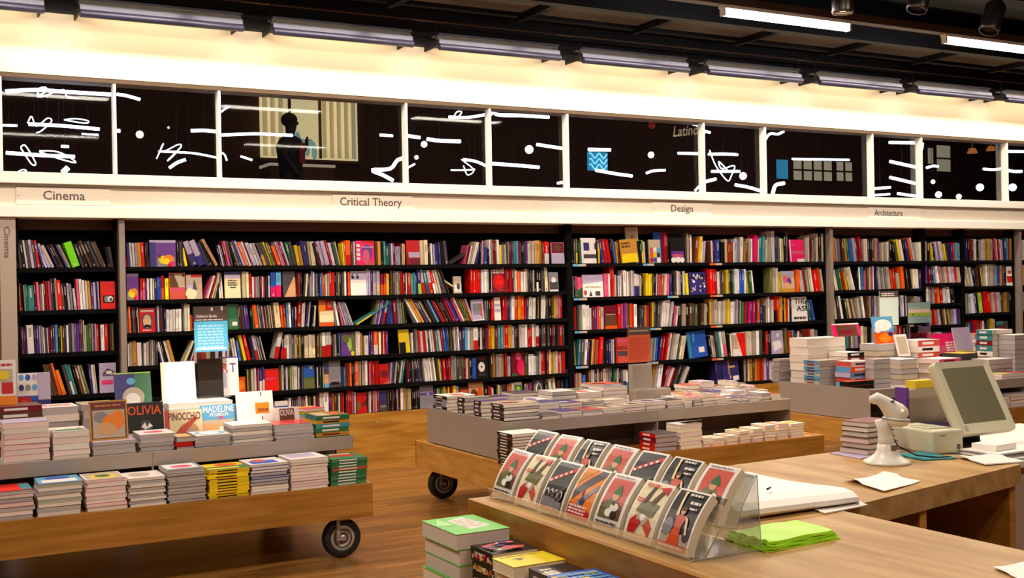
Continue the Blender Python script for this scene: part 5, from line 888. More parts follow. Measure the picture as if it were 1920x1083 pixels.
# lower ledge of the middle cart
a, b, zt = pst('magazine', 'magazine', MGg, 'in the tall dark-spined stack on the lower ledge behind the leaflets', 962, 1022, -3.27, LZ, .21, 62, 11, 'k u k k'.split(), page='w', spine='l', top='w')
pst('magazine', 'magazine', MGg, 'in the low stack beside a small white box on the lower ledge', 1050, 1104, -3.25, LZ, .2, 12, 3, 'd v g'.split(), page='g', top='d')
pst('magazine', 'magazine', MGg, 'in the lavender-topped low stack before the red books', 1108, 1180, -3.25, LZ, .2, 14, 3, 'w e i'.split(), page='wi', top='e')
pst('paperback', 'paperback', PPg, 'in the red stack on the lower ledge', 1230, 1272, -3.26, LZ, .19, 34, 4, 'r r m r'.split(), page='g', spine='l', top='d')
pst('paperback', 'paperback', PPg, 'in the tall cream stack under a loose white sheet', 1276, 1318, -3.26, LZ, .17, 46, 6, 'w c w'.split(), page='ci', top='w')
P0 = onY(1297, 784, -3.2); 
for k, (x0, x1, hp, n, c) in enumerate([(1320, 1336, 16, 3, 'x'), (1338, 1362, 14, 3, 'O'), (1364, 1386, 16, 3, 'w'), (1388, 1410, 22, 4, 'r'), (1412, 1434, 24, 4, 'h'), (1436, 1458, 28, 5, 'y'), (1460, 1482, 28, 5, 'A'), (1484, 1512, 26, 5, 'c')]):
    pst('paperback', 'paperback', PPg, 'in the %s stack after the cream one, lower ledge' % nth(k), x0, x1-2, -3.26, LZ, .17, hp, n, [c, 'w', 'c'], page='ic', top=R.choice([c, 'c', 'w']), topshapes=[('e', .5, .5, .3, .3, R.choice('xOwme'))])
q = MB(); q.box((-.07, -.09, 0), (.07, .09, .0012), rgb('W')); q.box((-.01, -.01, .0012), (.012, .04, .0016), rgb('a')); X_ = (onY(1276, 800, -3.2).x+onY(1318, 800, -3.2).x)/2
tag(q.build('loose_sheet', 'page', mw=Matrix.Translation((X_, -3.16, LZ+46*depth((X_, -3.26, LZ))/F_PX+.006)) @ Matrix.Rotation(-.16, 4, 'X') @ Matrix.Rotation(-.25, 4, 'Z')), 'white loose sheet with a small mark on the cream paperback stack', 'paper')
def block(x0, x1, ytop, ybot, Y, zf, t, label, pages=True):
    A, B = onY(x0, ybot, Y), onY(x1, ytop, Y); s = empty('display_block', ((A.x+B.x)/2, Y, zf), label, 'display block'); w_ = (B.x-A.x)/2
    part('body', (-w_, 0, 0), (w_, t, B.z-zf), 'grey', s, .003)
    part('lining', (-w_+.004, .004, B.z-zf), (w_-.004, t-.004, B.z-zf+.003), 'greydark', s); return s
block(1187, 1222, 682, 745, -2.33, .7005, .06, 'tall plain grey display block standing on the middle cart')
block(1193, 1258, 727, 755, -2.60, .7005, .09, 'low wide grey display block lying before the tall one')
notice(1178, 1219, 612, 680, -2.0, .7005, .22, 'z', '1', 'orange notice with a dark heading on a clear stand above the middle cart', [('t', .06, .06, .94, .72, 9, 'x'), ('t', .06, .86, .9, .93, 1, 'h')])
# ---------------------------------------------------------------- the far cart: art books
AG = 'art books stacked on the far cart'
ABQ = []
def ab(where, x0, x1, Y, hp, n, cv, page='w', D=.24, z=TZ, **kw): ABQ.append((Y, where, x0, x1, z, D, hp, n, cv, page, kw))
ab('in the wavy grey stack at the near back corner', 1462, 1532, -2.28, 46, 13, 'g h g', 'g', top='h', rzj=.05)
ab('in the pale stack with a blue spine edge', 1538, 1584, -2.66, 50, 9, 's h s', 'hg', top='h', spine='l')
ab('in the thick white pair behind the blue-edged stack', 1516, 1588, -2.05, 88, 6, 'h h h w w w', 'w', top='W')
ab('in the pair with checked spines', 1590, 1622, -2.30, 62, 7, 'h g h g k m k', 'w', top='w', spine='f')
ab('in the orange-footed stack at the front corner', 1592, 1640, -2.62, 16, 2, 'o k', 'k', top='o', D=.2)
ab('in the colourful stack over the orange one', 1596, 1636, -2.50, 50, 5, 'x e s o w', 'sxe', top='w', spine='f')
ab('in the stack before the white leaning book', 1640, 1672, -2.62, 54, 6, 'k d h w h k', 'g', top='h')
ab('in the pale stack under the orange-faced book', 1650, 1688, -2.25, 72, 6, 'h k g', 'hg', top='w')
ab('in the white-topped stack beside the printed spines', 1690, 1722, -2.55, 48, 5, 'h k d h w', 'gh', top='W')
ab('in the stack with red and black printed spines', 1722, 1764, -2.35, 76, 7, 'o h x w x w x', 'w', top='W', spine='f')
ab('in the white stack with a magenta-edged front', 1762, 1804, -2.60, 44, 5, 'w i e', 'ih', top='w', spine='f')
ab('in the dark green and yellow topped stack', 1806, 1836, -2.40, 46, 4, 'v d n k', 'd', top='y')
ab('in the tall pale stack behind the till screen', 1830, 1864, -2.05, 72, 9, 'e h d e', 'gi', top='x')
ab('in the teal and white stack near the picture edge', 1862, 1902, -2.25, 82, 8, 'h d h w t m t t', 'w', top='W', spine='l')
ab('in the dark stack below the teal one', 1856, 1900, -2.62, 36, 4, 'd k d h', 'g', top='w')
ab('in the grey stack at the picture edge', 1904, 1945, -2.45, 74, 8, 'e v g', 'g', top='W')
ab('in the front stack with a yellow corner', 1880, 1925, -2.82, 12, 2, 'r e', 'w', top='s', topshapes=[('r', 0, 0, .4, 1, 'y'), ('r', .6, 0, 1, 1, 'r')], D=.18)
for Y, where, x0, x1, z, D, hp, n, cv, page, kw in sorted(ABQ, key=lambda a: -a[0]): pst('art_book', 'art book', AG, where, x0, x1, Y, z, D, hp, n, cv.split(), page=page, **kw)
for k, (x0, x1, hp) in enumerate(((1860, 1895, 22), (1897, 1945, 26))):
    pst('art_book', 'art book', AG, 'on the lower ledge beyond the screen, %s stack' % nth(k), x0, x1, -2.89, LZ, .2, hp, 4, ['h', 'w', 'x'], page='w', top='e')
def au(*a, **k): return upright('art_book', *a, cat='art book', **k)
zz_ = lambda hp, Y, x: TZ+hp*depth((onY(x, 700, Y).x, Y, TZ))/F_PX
au(1566, 1616, 655, 632, -2.02, 20, 'I', [('r', .12, 0, .9, .85, 'u'), ('e', .5, .3, .3, .2, 'm'), ('r', 0, .9, 1, 1, 'w')], 'upright brown picture book with a hot pink frame on the far cart', z=zz_(88, -2.05, 1560))
au(1642, 1680, 656, 606, -2.2, 10, 's', [('r', 0, 0, 1, .42, 'o'), ('e', .5, .68, .42, .22, 'W'), ('e', .5, .2, .3, .16, 'O'), ('e', .8, .34, .12, .08, 'v'), ('e', .2, .5, .16, .1, 'w')], 'upright orange and white cartoon-coloured book under the mint notice', z=zz_(72, -2.25, 1665))
au(1686, 1708, 672, 632, -2.30, 16, 'w', [('r', .1, .1, .9, .9, 'h')], 'upright plain white book leaning behind the printed spines', z=zz_(48, -2.35, 1700))
au(1754, 1800, 664, 626, -2.12, 14, 'I', [('r', .0, 0, .7, .4, 'i'), ('t', .5, .1, .9, .6, 4, 'w')], 'upright hot pink book on the far cart', z=zz_(44, -2.6, 1780))
au(1794, 1826, 660, 615, -2.2, 12, 'e', [('r', 0, 0, 1, .04, 'y')], 'upright blank lavender book leaning beside the hot pink one', z=zz_(46, -2.4, 1810))
notice(1650, 1684, 545, 610, -1.95, .7005, .18, 'z', '2', 'tall pale mint notice in a clear stand on the far cart', [('t', .1, .84, .8, .96, 2, 'w')])
notice(1703, 1744, 566, 606, -1.95, .7005, .0, 'G', 'G', 'small grey-blue notice with a pale pink and a green band, on the far cart', [('r', 0, 0, 1, 1, (150, 182, 180)), ('r', .03, .5, .97, .68, (244, 214, 200)), ('r', 0, .34, 1, .5, (168, 196, 66)), ('e', .2, .42, .03, .05, 'n'), ('t', .05, .72, .6, .77, 1, 'w')])
q = MB(); P = onY(1727, 612, -1.93); q.box((-.10, 0, .0), (.10, .02, P.z-.7005)); tag(q.build('notice_board', 'shelf', loc=(P.x, -1.90, .7005)), 'black board standing under the small grey-blue notice', 'board')
# ================================================================ THE COUNTER
def prism(q, pts, z0, z1, col=(1, 1, 1, 1)):
    q.quad([(x, y, z1) for x, y in pts], col); q.quad([(x, y, z0) for x, y in reversed(pts)], col)
    for i in range(len(pts)):
        a, b = pts[i], pts[(i+1) % len(pts)]; q.quad([(a[0], a[1], z0), (b[0], b[1], z0), (b[0], b[1], z1), (a[0], a[1], z1)], col)
ct = empty('sales_counter', (2.4, -7.2, 0), 'L-shaped oak sales counter with open shelves under its far arm', 'counter'); O = Vector((2.4, -7.2, 0))
L2 = lambda pts: [(x-O.x, y-O.y) for x, y in pts]
q = MB(); prism(q, L2([(1.60, -9.9), (2.38, -9.9), (2.38, -7.56), (1.60, -7.56)]), .93, 1.0); q.build('near_top', 'counter', ct)
q = MB(); prism(q, L2([(1.60, -7.56), (2.38, -7.56), (2.38, -7.535), (3.475, -7.305), (3.475, -6.70), (1.60, -6.78)]), .93, 1.0); q.build('far_top', 'counter', ct)
q = MB(); prism(q, L2([(1.58, -9.9), (1.60, -9.9), (1.60, -6.78), (1.58, -6.78)]), 0, 1.0); q.build('side_board', 'cartwood', ct)
q = MB(); prism(q, L2([(2.36, -9.9), (2.38, -9.9), (2.38, -7.56), (2.36, -7.56)]), 0, .93); q.build('side_board', 'counter', ct)
q = MB(); prism(q, L2([(1.60, -6.80), (3.45, -6.72), (3.45, -6.74), (1.60, -6.82)]), 0, .93); q.build('rear_board', 'oak', ct)
for X, y in ((2.855, -7.42), (3.445, -7.29)):
    q = MB(); prism(q, L2([(X-.012, y), (X+.018, y), (X+.018, -6.76), (X-.012, -6.76)]), 0, .93); q.build('upright_panel', 'oak', ct)
q = MB(); prism(q, L2([(2.39, -7.46), (2.84, -7.38), (2.84, -6.78), (2.39, -6.80)]), .60, .62); q.build('inner_shelf', 'oak', ct)
q = MB(); prism(q, L2([(2.88, -7.38), (3.43, -7.26), (3.43, -6.76), (2.88, -6.78)]), .60, .62); q.build('inner_shelf', 'oak', ct)
sc_ = empty('side_counter', (3.95, -6.85, 0), 'pale side counter beyond the oak one, carrying the till screen', 'counter')
part('top', (-.47, -.33, .955), (.55, .33, .995), 'whitep', sc_, .004)
part('carcass', (-.45, -.30, 0), (.53, .31, .954), 'greypost', sc_)
def flat_sheet(name, pts, z, t, col, label, cat='paper', curl=0, n=8, mats='page'):
    """paper with four corners PTS, gently waved"""
    q = MB(); c = rgb(col); A, B, C, D = [Vector((x, y, 0)) for x, y in pts]; o = (A+C)/2; G = []
    for i in range(n+1):
        r_ = []
        for j in range(n+1):
            u, v = i/n, j/n; P = A.lerp(B, u).lerp(D.lerp(C, u), v)-o; r_.append(P+Vector((0, 0, curl*(abs(u-.5)*2)**3*(1 if v > .5 else .3)+curl*.15*math.sin(5*u+3*v)+curl*.16)))
        G.append(r_)
    for i in range(n):
        for j in range(n):
            a = [G[i][j], G[i+1][j], G[i+1][j+1], G[i][j+1]]; q.quad([p+Vector((0, 0, t)) for p in a], c, smooth=True); q.quad(list(reversed(a)), c, smooth=True)
    R_ = [G[i][0] for i in range(n+1)]+[G[n][j] for j in range(1, n+1)]+[G[i][n] for i in range(n-1, -1, -1)]+[G[0][j] for j in range(n-1, 0, -1)]
    for a, b in zip(R_, R_[1:]+R_[:1]): q.quad([a, b, b+Vector((0, 0, t)), a+Vector((0, 0, t))], c)
    return tag(q.build(name, mats, loc=(o.x, o.y, z)), label, cat)
# clutter under the far arm
flat_sheet('paper_sheet', [(2.95, -7.2), (3.15, -7.22), (3.16, -6.98), (2.96, -6.96)], .622, .012, 'y', 'yellow papers lying in the open shelf under the far arm', curl=.004)
flat_sheet('paper_sheet', [(3.17, -7.22), (3.38, -7.18), (3.36, -6.95), (3.18, -6.97)], .622, .02, 'G', 'grey-green papers lying in the open shelf under the far arm', curl=.004)
q = MB(); q.lathe([(0, 0), (.014, 0), (.015, .03), (.008, .036), (0, .036)], n=16); tag(q.build('red_token', mat('red_plastic', (200, 20, 16), .4), loc=(3.16, -7.235, .6205)), 'small red bottle cap on the open shelf under the far arm', 'cap')
# rolled pad of large sheets
q = MB(); cc = rgb('W'); prof = [(-6.93, .012), (-7.05, .014), (-7.18, .022), (-7.30, .034), (-7.40, .046), (-7.46, .052), (-7.505, .047), (-7.53, .032), (-7.533, .018), (-7.515, .006), (-7.48, .003), (-7.42, .008)]
def padx(y, s): return (2.02, 2.47+(y+7.53)*.17)[s]
NSL = 8
for a, b in zip(prof, prof[1:]):
    for k in range(NSL):
        u0, u1 = k/NSL, (k+1)/NSL; f = lambda y, z, u: (padx(y, 0)+(padx(y, 1)-padx(y, 0))*u-2.25, y+7.2, z*(1-.22*u*(z > .01)))
        q.quad([f(*a, u0), f(*a, u1), f(*b, u1), f(*b, u0)], cc, smooth=True)
for a, b in zip(prof[:9], prof[1:9]):
    for u in (0, 1): f = lambda y, z: (padx(y, u)-2.25, y+7.2, z*(1-.22*u)); q.quad([f(*a), f(*b), (f(*b)[0], f(*b)[1], .0), (f(*a)[0], f(*a)[1], 0)], cc)
pad = tag(q.build('paper_pad', 'page', loc=(2.25, -7.2, 1.001)), 'large white paper pad with its front edge rolled over, behind the leaflet rack', 'paper')
flat_sheet('paper_sheet', [(2.30, -7.57), (2.49, -7.545), (2.50, -7.50), (2.31, -7.52)], 1.0005, .003, 'w', 'thin white sheet edge poking out under the rolled pad', curl=.003)
PA, PB = onZ(1444, 911, 1.046), onZ(1437, 931, 1.046); P = (PA+PB)/2; q = MB(); q.cyl((0, -.055, .005), (.006, .035, .005), .0042, n=10, col=rgb('k')); q.cyl((.006, .035, .005), (.0072, .052, .005), .0042, .0015, n=10, col=rgb('g')); q.box((.004, -.05, .009), (.0065, -.012, .0105), rgb('g'))
tag(q.build('pen', 'plastic', mw=Matrix.Translation((P.x, P.y, 1.052)) @ Matrix.Rotation(math.atan2(PA.y-PB.y, PA.x-PB.x)-math.pi/2, 4, 'Z') @ Matrix.Rotation(-.10, 4, 'X') @ Matrix.Scale(.75, 4)), 'black pen lying on the rolled white paper pad', 'pen')
flat_sheet('paper_sheet', [(2.68, -7.43), (2.915, -7.36), (2.905, -7.215), (2.735, -7.20)], 1.0005, .002, 'W', 'creased white sheet on the far arm before the scanner', curl=.012)
flat_sheet('paper_sheet', [(2.12, -8.36), (2.34, -8.33), (2.33, -8.22), (2.17, -8.225)], 1.0005, .001, 'W', 'white sheet corner at the bottom edge of the near counter', curl=.004)
flat_sheet('paper_sheet', [(3.27, -7.06), (3.40, -7.10), (3.41, -6.92), (3.29, -6.90)], 1.0005, .004, 't', 'teal card lying half under the receipt printer', curl=.003)
# lime green bags, folded
q = MB()
gb = empty('plastic_bag', (1.98, -7.74, 1.0), 'bright lime green folded plastic bags on the near counter', 'plastic bag')
for k in range(7):
    rr = random.Random(k+3); a = rr.uniform(-.05, .05); s = 1-.02*k; n = 10; q = MB(); c = rgb((172+rr.randint(-8, 10), 234+rr.randint(-6, 6), 34)); z0 = .0035*k
    co, si = math.cos(a+.08), math.sin(a+.08); G = []
    for i in range(n+1):
        row_ = []
        for j in range(n+1):
            u, v = (i/n-.5)*.26*s, (j/n-.5)*.17*s; z = z0+.002+.0022*math.sin(9*i/n+k)*math.sin(5*j/n+k*2)+(.006 if i == 0 else 0)*rr.random()
            row_.append((u*co-v*si+.02*(j/n), u*si+v*co, max(.0005, z)))
        G.append(row_)
    for i in range(n):
        for j in range(n): q.quad([G[i][j], G[i+1][j], G[i+1][j+1], G[i][j+1]], c, smooth=True)
    for i in range(n):
        for jj in (0, n): a_, b_ = G[i][jj], G[i+1][jj]; q.quad([a_, b_, (b_[0], b_[1], max(0, b_[2]-.004)), (a_[0], a_[1], max(0, a_[2]-.004))], c)
        for ii in (0, n): a_, b_ = G[ii][i], G[ii][i+1]; q.quad([a_, b_, (b_[0], b_[1], max(0, b_[2]-.004)), (a_[0], a_[1], max(0, a_[2]-.004))], c)
    q.build('bag_fold', 'plastic', gb)
flat_sheet('paper_sheet', [(1.93, -7.70), (2.05, -7.67), (2.07, -7.61), (1.95, -7.62)], 1.0005, .002, 'W', 'white slip behind the lime green bags', curl=.003)
# barcode scanner on its stand
s = empty('barcode_scanner', (3.13, -7.02, 1.0), 'white hands-free barcode scanner on a round-footed stand', 'scanner')
q = MB(); q.lathe([(0, .0), (.080, .0), (.083, .004), (.078, .010), (.060, .020), (.042, .034), (.034, .05), (.031, .07), (.0, .07)], n=40); q.build('base', 'whitep', s)
Z0 = Vector((0, .0, .05)); tp = Vector((-.008, .012, .155)); q = MB(); q.tube([Z0, Vector((0, .004, .09)), Vector((-.004, .008, .125)), tp], [.033, .026, .023, .026], 20); q.build('stand_neck', 'whitep', s)
q = MB(); q.box((-.012, -.0375, .05), (.012, -.029, .068)); q.build('dark_window', 'screen', s)
ax1 = Vector((.048, -.022, -.028)); hd = Vector((.0, .0, .19))
q = MB(); q.tube([Vector((-.046, .022, .214)), Vector((-.042, .02, .226)), Vector((-.030, .014, .232)), Vector((-.010, .005, .220)), Vector((.012, -.004, .200)), Vector((.030, -.012, .180)), Vector((.042, -.018, .166)), Vector((.047, -.02, .158))], [.010, .018, .021, .023, .031, .041, .042, .036], 24); hdo = q.build('scan_head', 'whitep', s)
q = MB(); q.lathe([(0, -.022), (.02, -.021), (.040, -.012), (.048, .0), (.046, .010), (0, .012)], base=(.034, -.014, .150), ax=(.1, -.04, 1), n=30); q.build('lower_shell', 'whitep', s)
q = MB(); q.lathe([(.0475, -.002), (.0488, .001), (.0478, .004)], base=(.034, -.014, .153), ax=(.1, -.04, 1), n=30); q.build('seam_band', 'steel', s)
q = MB(); q.ell((.026, -.052, .190), (.004, .004, .004), 10, 8); q.build('indicator_light', mat('amber_led', (240, 190, 60), .4, emit=(255, 200, 80), es=2), s)
q = MB(); q.ell((.006, -.026, .222), (.010, .006, .005), 12, 8); q.build('trigger_button', 'screen', s)
q = MB(); q.tube([(.03, .01, .14), (.05, .03, .10), (.09, .03, .05), (.15, .0, .015), (.22, -.04, .006), (.27, -.05, .006)], .0028, 8); q.build('cable', 'dark', s)
# receipt printer
s = empty('receipt_printer', (3.41, -6.985, .9965), 'beige box-shaped receipt printer between the scanner and the till screen', 'printer', rz=-.10)
q = MB(); q.box((0, 0, .004), (.145, .24, .092)); q.build('casing', 'beige', s, bevel=.008)
q = MB(); q.box((.02, .05, .0925), (.125, .14, .0955)); q.build('lid', 'beige', s, bevel=.002)
q = MB(); q.box((.03, .15, .0925), (.115, .154, .094)); q.build('paper_slot', 'dark', s)
q = MB(); q.box((.112, -.002, .018), (.128, .0005, .036)); q.build('switch', 'ink', s)
q = MB(); q.box((.03, -.001, .070), (.058, .0005, .075)); q.build('printer_badge', mat('olive_badge', (150, 150, 70), .5), s)
# till screen
s = empty('till_screen', (3.70, -6.93, .995), 'beige touch screen till tilted back, dark display', 'monitor')
T = Matrix.Translation((0, -.075, .070)) @ Matrix.Rotation(-math.radians(27), 4, 'X')
def rrect(w_, h_, r_, n=5):
    out = []
    for cx_, cy_, a0 in ((w_-r_, r_, -90), (w_-r_, h_-r_, 0), (-w_+r_, h_-r_, 90), (-w_+r_, r_, 180)):
        for k in range(n+1): t = math.radians(a0+90*k/n); out.append((cx_+r_*math.cos(t), cy_+r_*math.sin(t)))
    return out
q = MB(); ou = rrect(.155, .300, .018); iu = [(max(-.118, min(.118, x)), max(.045, min(.270, z))) for x, z in ou]
rings = [[T @ Vector((x, y, z)) for x, z in ou] for y in (.006, .028)]; ring0 = [T @ Vector((x*.98, 0, .15+(z-.15)*.985)) for x, z in ou]; back = [T @ Vector((x*.82, .062, .16+(z-.15)*.78)) for x, z in ou]; inn = [T @ Vector((x, .003, z)) for x, z in iu]
seq = [inn, ring0, rings[0], rings[1], back]; n_ = len(ou)
for A, B in zip(seq, seq[1:]):
    for i in range(n_): q.quad([A[i], A[(i+1) % n_], B[(i+1) % n_], B[i]], (1, 1, 1, 1), smooth=False)
q.quad(list(reversed(back))); q.build('casing', 'beige', s)
q = MB(); q.box((-.119, .0025, .044), (.119, .006, .271), T=T); q.build('display', 'screen', s)
q = MB(); q.lathe([(.007, 0), (.0085, -.001), (.0095, 0)], base=T @ Vector((-.12, -.0005, .026)), ax=T.to_3x3() @ Vector((0, -1, 0)), n=20); q.build('round_badge', mat('badge_blue', (120, 150, 170), .4), s)
q = MB(); q.tube([(0, .03, .02), (0, .03, .09), (0, .0, .16)], [.045, .04, .035], 18); q.build('stand_arm', 'rubber', s)
q = MB(); q.lathe([(0, 0), (.10, 0), (.10, .012), (.05, .024), (0, .024)], base=(0, .03, 0), n=30); q.build('stand_base', 'rubber', s)
s = empty('document_box', (3.72, -6.68, .995), 'pale grey box with a purple edge behind the till screen', 'box')
part('body', (-.10, 0, 0), (.12, .05, .215), 'greypost', s, .004); q = MB(); q.box((-.118, -.004, 0), (-.101, .054, .222), rgb('p')); q.build('spine_edge', 'matt', s); q = MB(); q.box((-.10, -.03, 0), (.14, -.002, .075), rgb((60, 44, 80))); q.build('front_pocket', 'matt', s)
q = MB(); q.box((-.055, 0, 0), (.055, .05, .03), rgb('y')); tag(q.build('yellow_box', 'matt', loc=(3.72, -6.675, .995+.2155)), 'yellow tray on top of the grey document box', 'box')
for k, (c, w_, l) in enumerate((('w', 'w', 'bottom'), ('g', 'w', 'second'), ('W', 'w', 'third'))):
    flat_sheet('paper_sheet', [(3.52+.01*k, -7.17), (3.80, -7.14-.01*k), (3.79, -6.99), (3.53, -7.0)], .9955+.0065*k, .006, c, l+' sheaf of the papers lying before the till screen', curl=.002)
q = MB(); q.box((0, 0, 0), (.13, .10, .022), rgb('W')); tag(q.build('envelope_box', 'page', mw=Matrix.Translation((3.57, -7.13, 1.016)) @ Matrix.Rotation(.1, 4, 'Z')), 'small pale envelope pack on the papers before the till screen', 'box')
q = MB(); q.tube([(3.42, -7.24, .99), (3.50, -7.21, .999), (3.60, -7.175, .999)], .004, 8); 
flat_sheet('paper_sheet', [(3.35, -7.26), (3.52, -7.29), (3.55, -7.12), (3.42, -7.08)], 1.001, .004, 'w', 'long white sheets at the right front corner of the far arm', curl=.006)
stack('hardback_book', 'book', 'books piled behind the scanner', 'of the brown and white pile behind the scanner', 3.20, -6.86, 1.0035, .17, .13, [.020]*3, ['u', 'k'], page='iw', spine='-', top='u', rot=.1)
stack('hardback_book', 'book', 'books piled behind the scanner', 'of the narrower pile set back on the brown one', 3.22, -6.84, 1.0640, .16, .12, [.019, .019, .019], ['u', 'u', 'k'], page='w', spine='-', top='m', rot=.1)
flat_sheet('paper_sheet', [(3.12, -6.90), (3.40, -6.86), (3.40, -6.73), (3.13, -6.74)], 1.0005, .003, 'e', 'lavender sheet under the brown and white pile')
# ---------------------------------------------------------------- leaflet rack and leaflets
s = empty('leaflet_rack', (1.67, -7.3, 1.0), 'long clear acrylic leaflet rack on the near counter', 'leaflet rack')
def sheet3(name, prof_, y0, y1, t=.003):
    q = MB()
    for (x0, z0), (x1, z1) in zip(prof_, prof_[1:]):
        d = Vector((x1-x0, 0, z1-z0)).normalized(); nn = Vector((d.z, 0, -d.x))*t; A, B = Vector((x0, 0, z0)), Vector((x1, 0, z1))
        V = [A, B, B+nn, A+nn]; V = [v+Vector((0, y0, 0)) for v in V]+[v+Vector((0, y1, 0)) for v in V]
        for f in ((0, 1, 2, 3), (7, 6, 5, 4), (0, 4, 5, 1), (1, 5, 6, 2), (2, 6, 7, 3), (3, 7, 4, 0)): q.quad([V[i] for i in f])
    return q.build(name, 'acrylic', s)
sheet3('base_plate', [(-.02, .002), (.19, .002)], -.505, .505)
sheet3('lower_lip', [(-.020, .004), (-.026, .028)], -.505, .505)
sheet3('lower_back', [(.022, .006), (.045, .07), (.095, .135)], -.505, .505)
sheet3('upper_shelf', [(.072, .071), (.112, .060)], -.505, .505)
sheet3('upper_back', [(.120, .062), (.138, .120), (.178, .183)], -.505, .505)
sheet3('rear_leg', [(.192, .005), (.182, .186)], -.505, .505)
for y in (-.508, .505):
    q = MB(); q.tube([(-.02, y, .003), (.192, y, .003), (.182, y, .186), (.138, y, .12), (.115, y, .062), (.072, y, .073), (.02, y, .006)], .0014, 6); q.build('edge_rod', mat('acrylic_edge', (150, 156, 150), .3), s)
DES = {
 'A': ([('r', .05, .04, .95, .97, 'w'), ('r', .1, .2, .9, .9, 'x'), ('r', .1, .2, .9, .45, 'u'), ('p', [(.1, .2), (.6, .2), (.72, .48), (.5, .62), (.25, .5)], 'j'), ('e', .52, .58, .12, .07, 'A'), ('p', [(.38, .62), (.72, .6), (.6, .74), (.52, .8), (.46, .74)], 'n'), ('e', .62, .4, .16, .07, 'w'), ('e', .48, .3, .14, .07, 'W'), ('e', .66, .28, .1, .06, 'k'), ('e', .56, .46, .05, .03, 'k'), ('t', .14, .92, .86, .95, 1, 'd'), ('t', .1, .06, .9, .16, 2, 'd')], 'salmon and green'),
 'B': ([('r', .05, .03, .95, .97, 'c'), ('p', [(.1, .1), (.4, .3), (.3, .42), (.1, .3)], 'r'), ('p', [(.85, .08), (.5, .3), (.65, .42), (.9, .25)], 'x'), ('e', .5, .38, .2, .13, 'h'), ('e', .5, .38, .09, .06, 'W'), ('p', [(.2, .45), (.8, .4), (.9, .62), (.3, .66)], 'j'), ('p', [(.3, .6), (.42, .9), (.5, .9), (.44, .6)], 'd'), ('p', [(.55, .6), (.8, .92), (.86, .86), (.7, .58)], 'u'), ('p', [(.62, .9), (.95, .95), (.95, .8)], 'r'), ('p', [(.15, .1), (.35, .1), (.5, .3), (.4, .34)], 'r'), ('t', .15, .88, .6, .95, 2, 'r'), ('t', .1, .6, .4, .68, 2, 'x')], 'cream and red'),
 'C': ([('r', .06, .04, .94, .96, 'k'), ('p', [(.06, .52), (.94, .82), (.94, .92), (.06, .60)], 'r')]+[('e', .14+.16*k, .578+.055*k, .055, .026, 'w') for k in range(5)]+[('p', [(.06, .04), (.94, .04), (.94, .22), (.06, .3)], 'g')]+[('e', .2+.2*k, .34, .09, .09, 'w') for k in range(4)]+[('e', .2+.2*k, .33, .06, .07, 'k') for k in range(4)]+[('p', [(.1, .3), (.5, .36), (.9, .5), (.9, .46), (.5, .32)], 'd'), ('t', .1, .06, .9, .13, 1, 'x')], 'red-striped black'),
 'D': ([('r', .05, .04, .95, .96, 'O'), ('p', [(.05, .5), (.7, .96), (.95, .96), (.95, .86), (.1, .34)], 'd'), ('p', [(.05, .74), (.4, .96), (.55, .96), (.05, .62)], 'a'), ('p', [(.3, .3), (.9, .7), (.95, .62), (.42, .24)], 'g'), ('e', .52, .36, .1, .07, 'v'), ('p', [(.42, .5), (.5, .38), (.46, .6)], 'v'), ('p', [(.05, .1), (.95, .04), (.95, .2), (.05, .3)], 'r'), ('t', .1, .12, .8, .28, 3, 'w'), ('t', .1, .05, .9, .1, 1, 'r')], 'orange with grey diagonals'),
 'E': ([('r', .05, .04, .95, .97, 'k'), ('p', [(.05, .04), (.95, .04), (.95, .3), (.05, .24)], 'h'), ('e', .2, .36, .16, .14, 'g'), ('e', .84, .3, .12, .12, 'd'), ('p', [(.28, .1), (.66, .1), (.62, .4), (.7, .56), (.36, .58), (.4, .36)], 'x'), ('p', [(.3, .1), (.7, .1), (.6, .34), (.4, .34)], 'o'), ('p', [(.34, .54), (.42, .56), (.34, .92), (.28, .92)], 'c'), ('e', .31, .93, .05, .025, 'c'), ('p', [(.68, .56), (.76, .52), (.86, .3), (.8, .28)], 'c'), ('e', .53, .63, .075, .055, 'A'), ('e', .53, .665, .085, .035, 'u'), ('t', .46, .88, .86, .94, 1, 'w'), ('t', .6, .74, .92, .82, 1, 'w'), ('t', .66, .66, .92, .71, 1, 'w'), ('r', .05, .04, .95, .12, 'x'), ('t', .1, .05, .9, .1, 1, 'w')], 'red-dressed figure on black')}
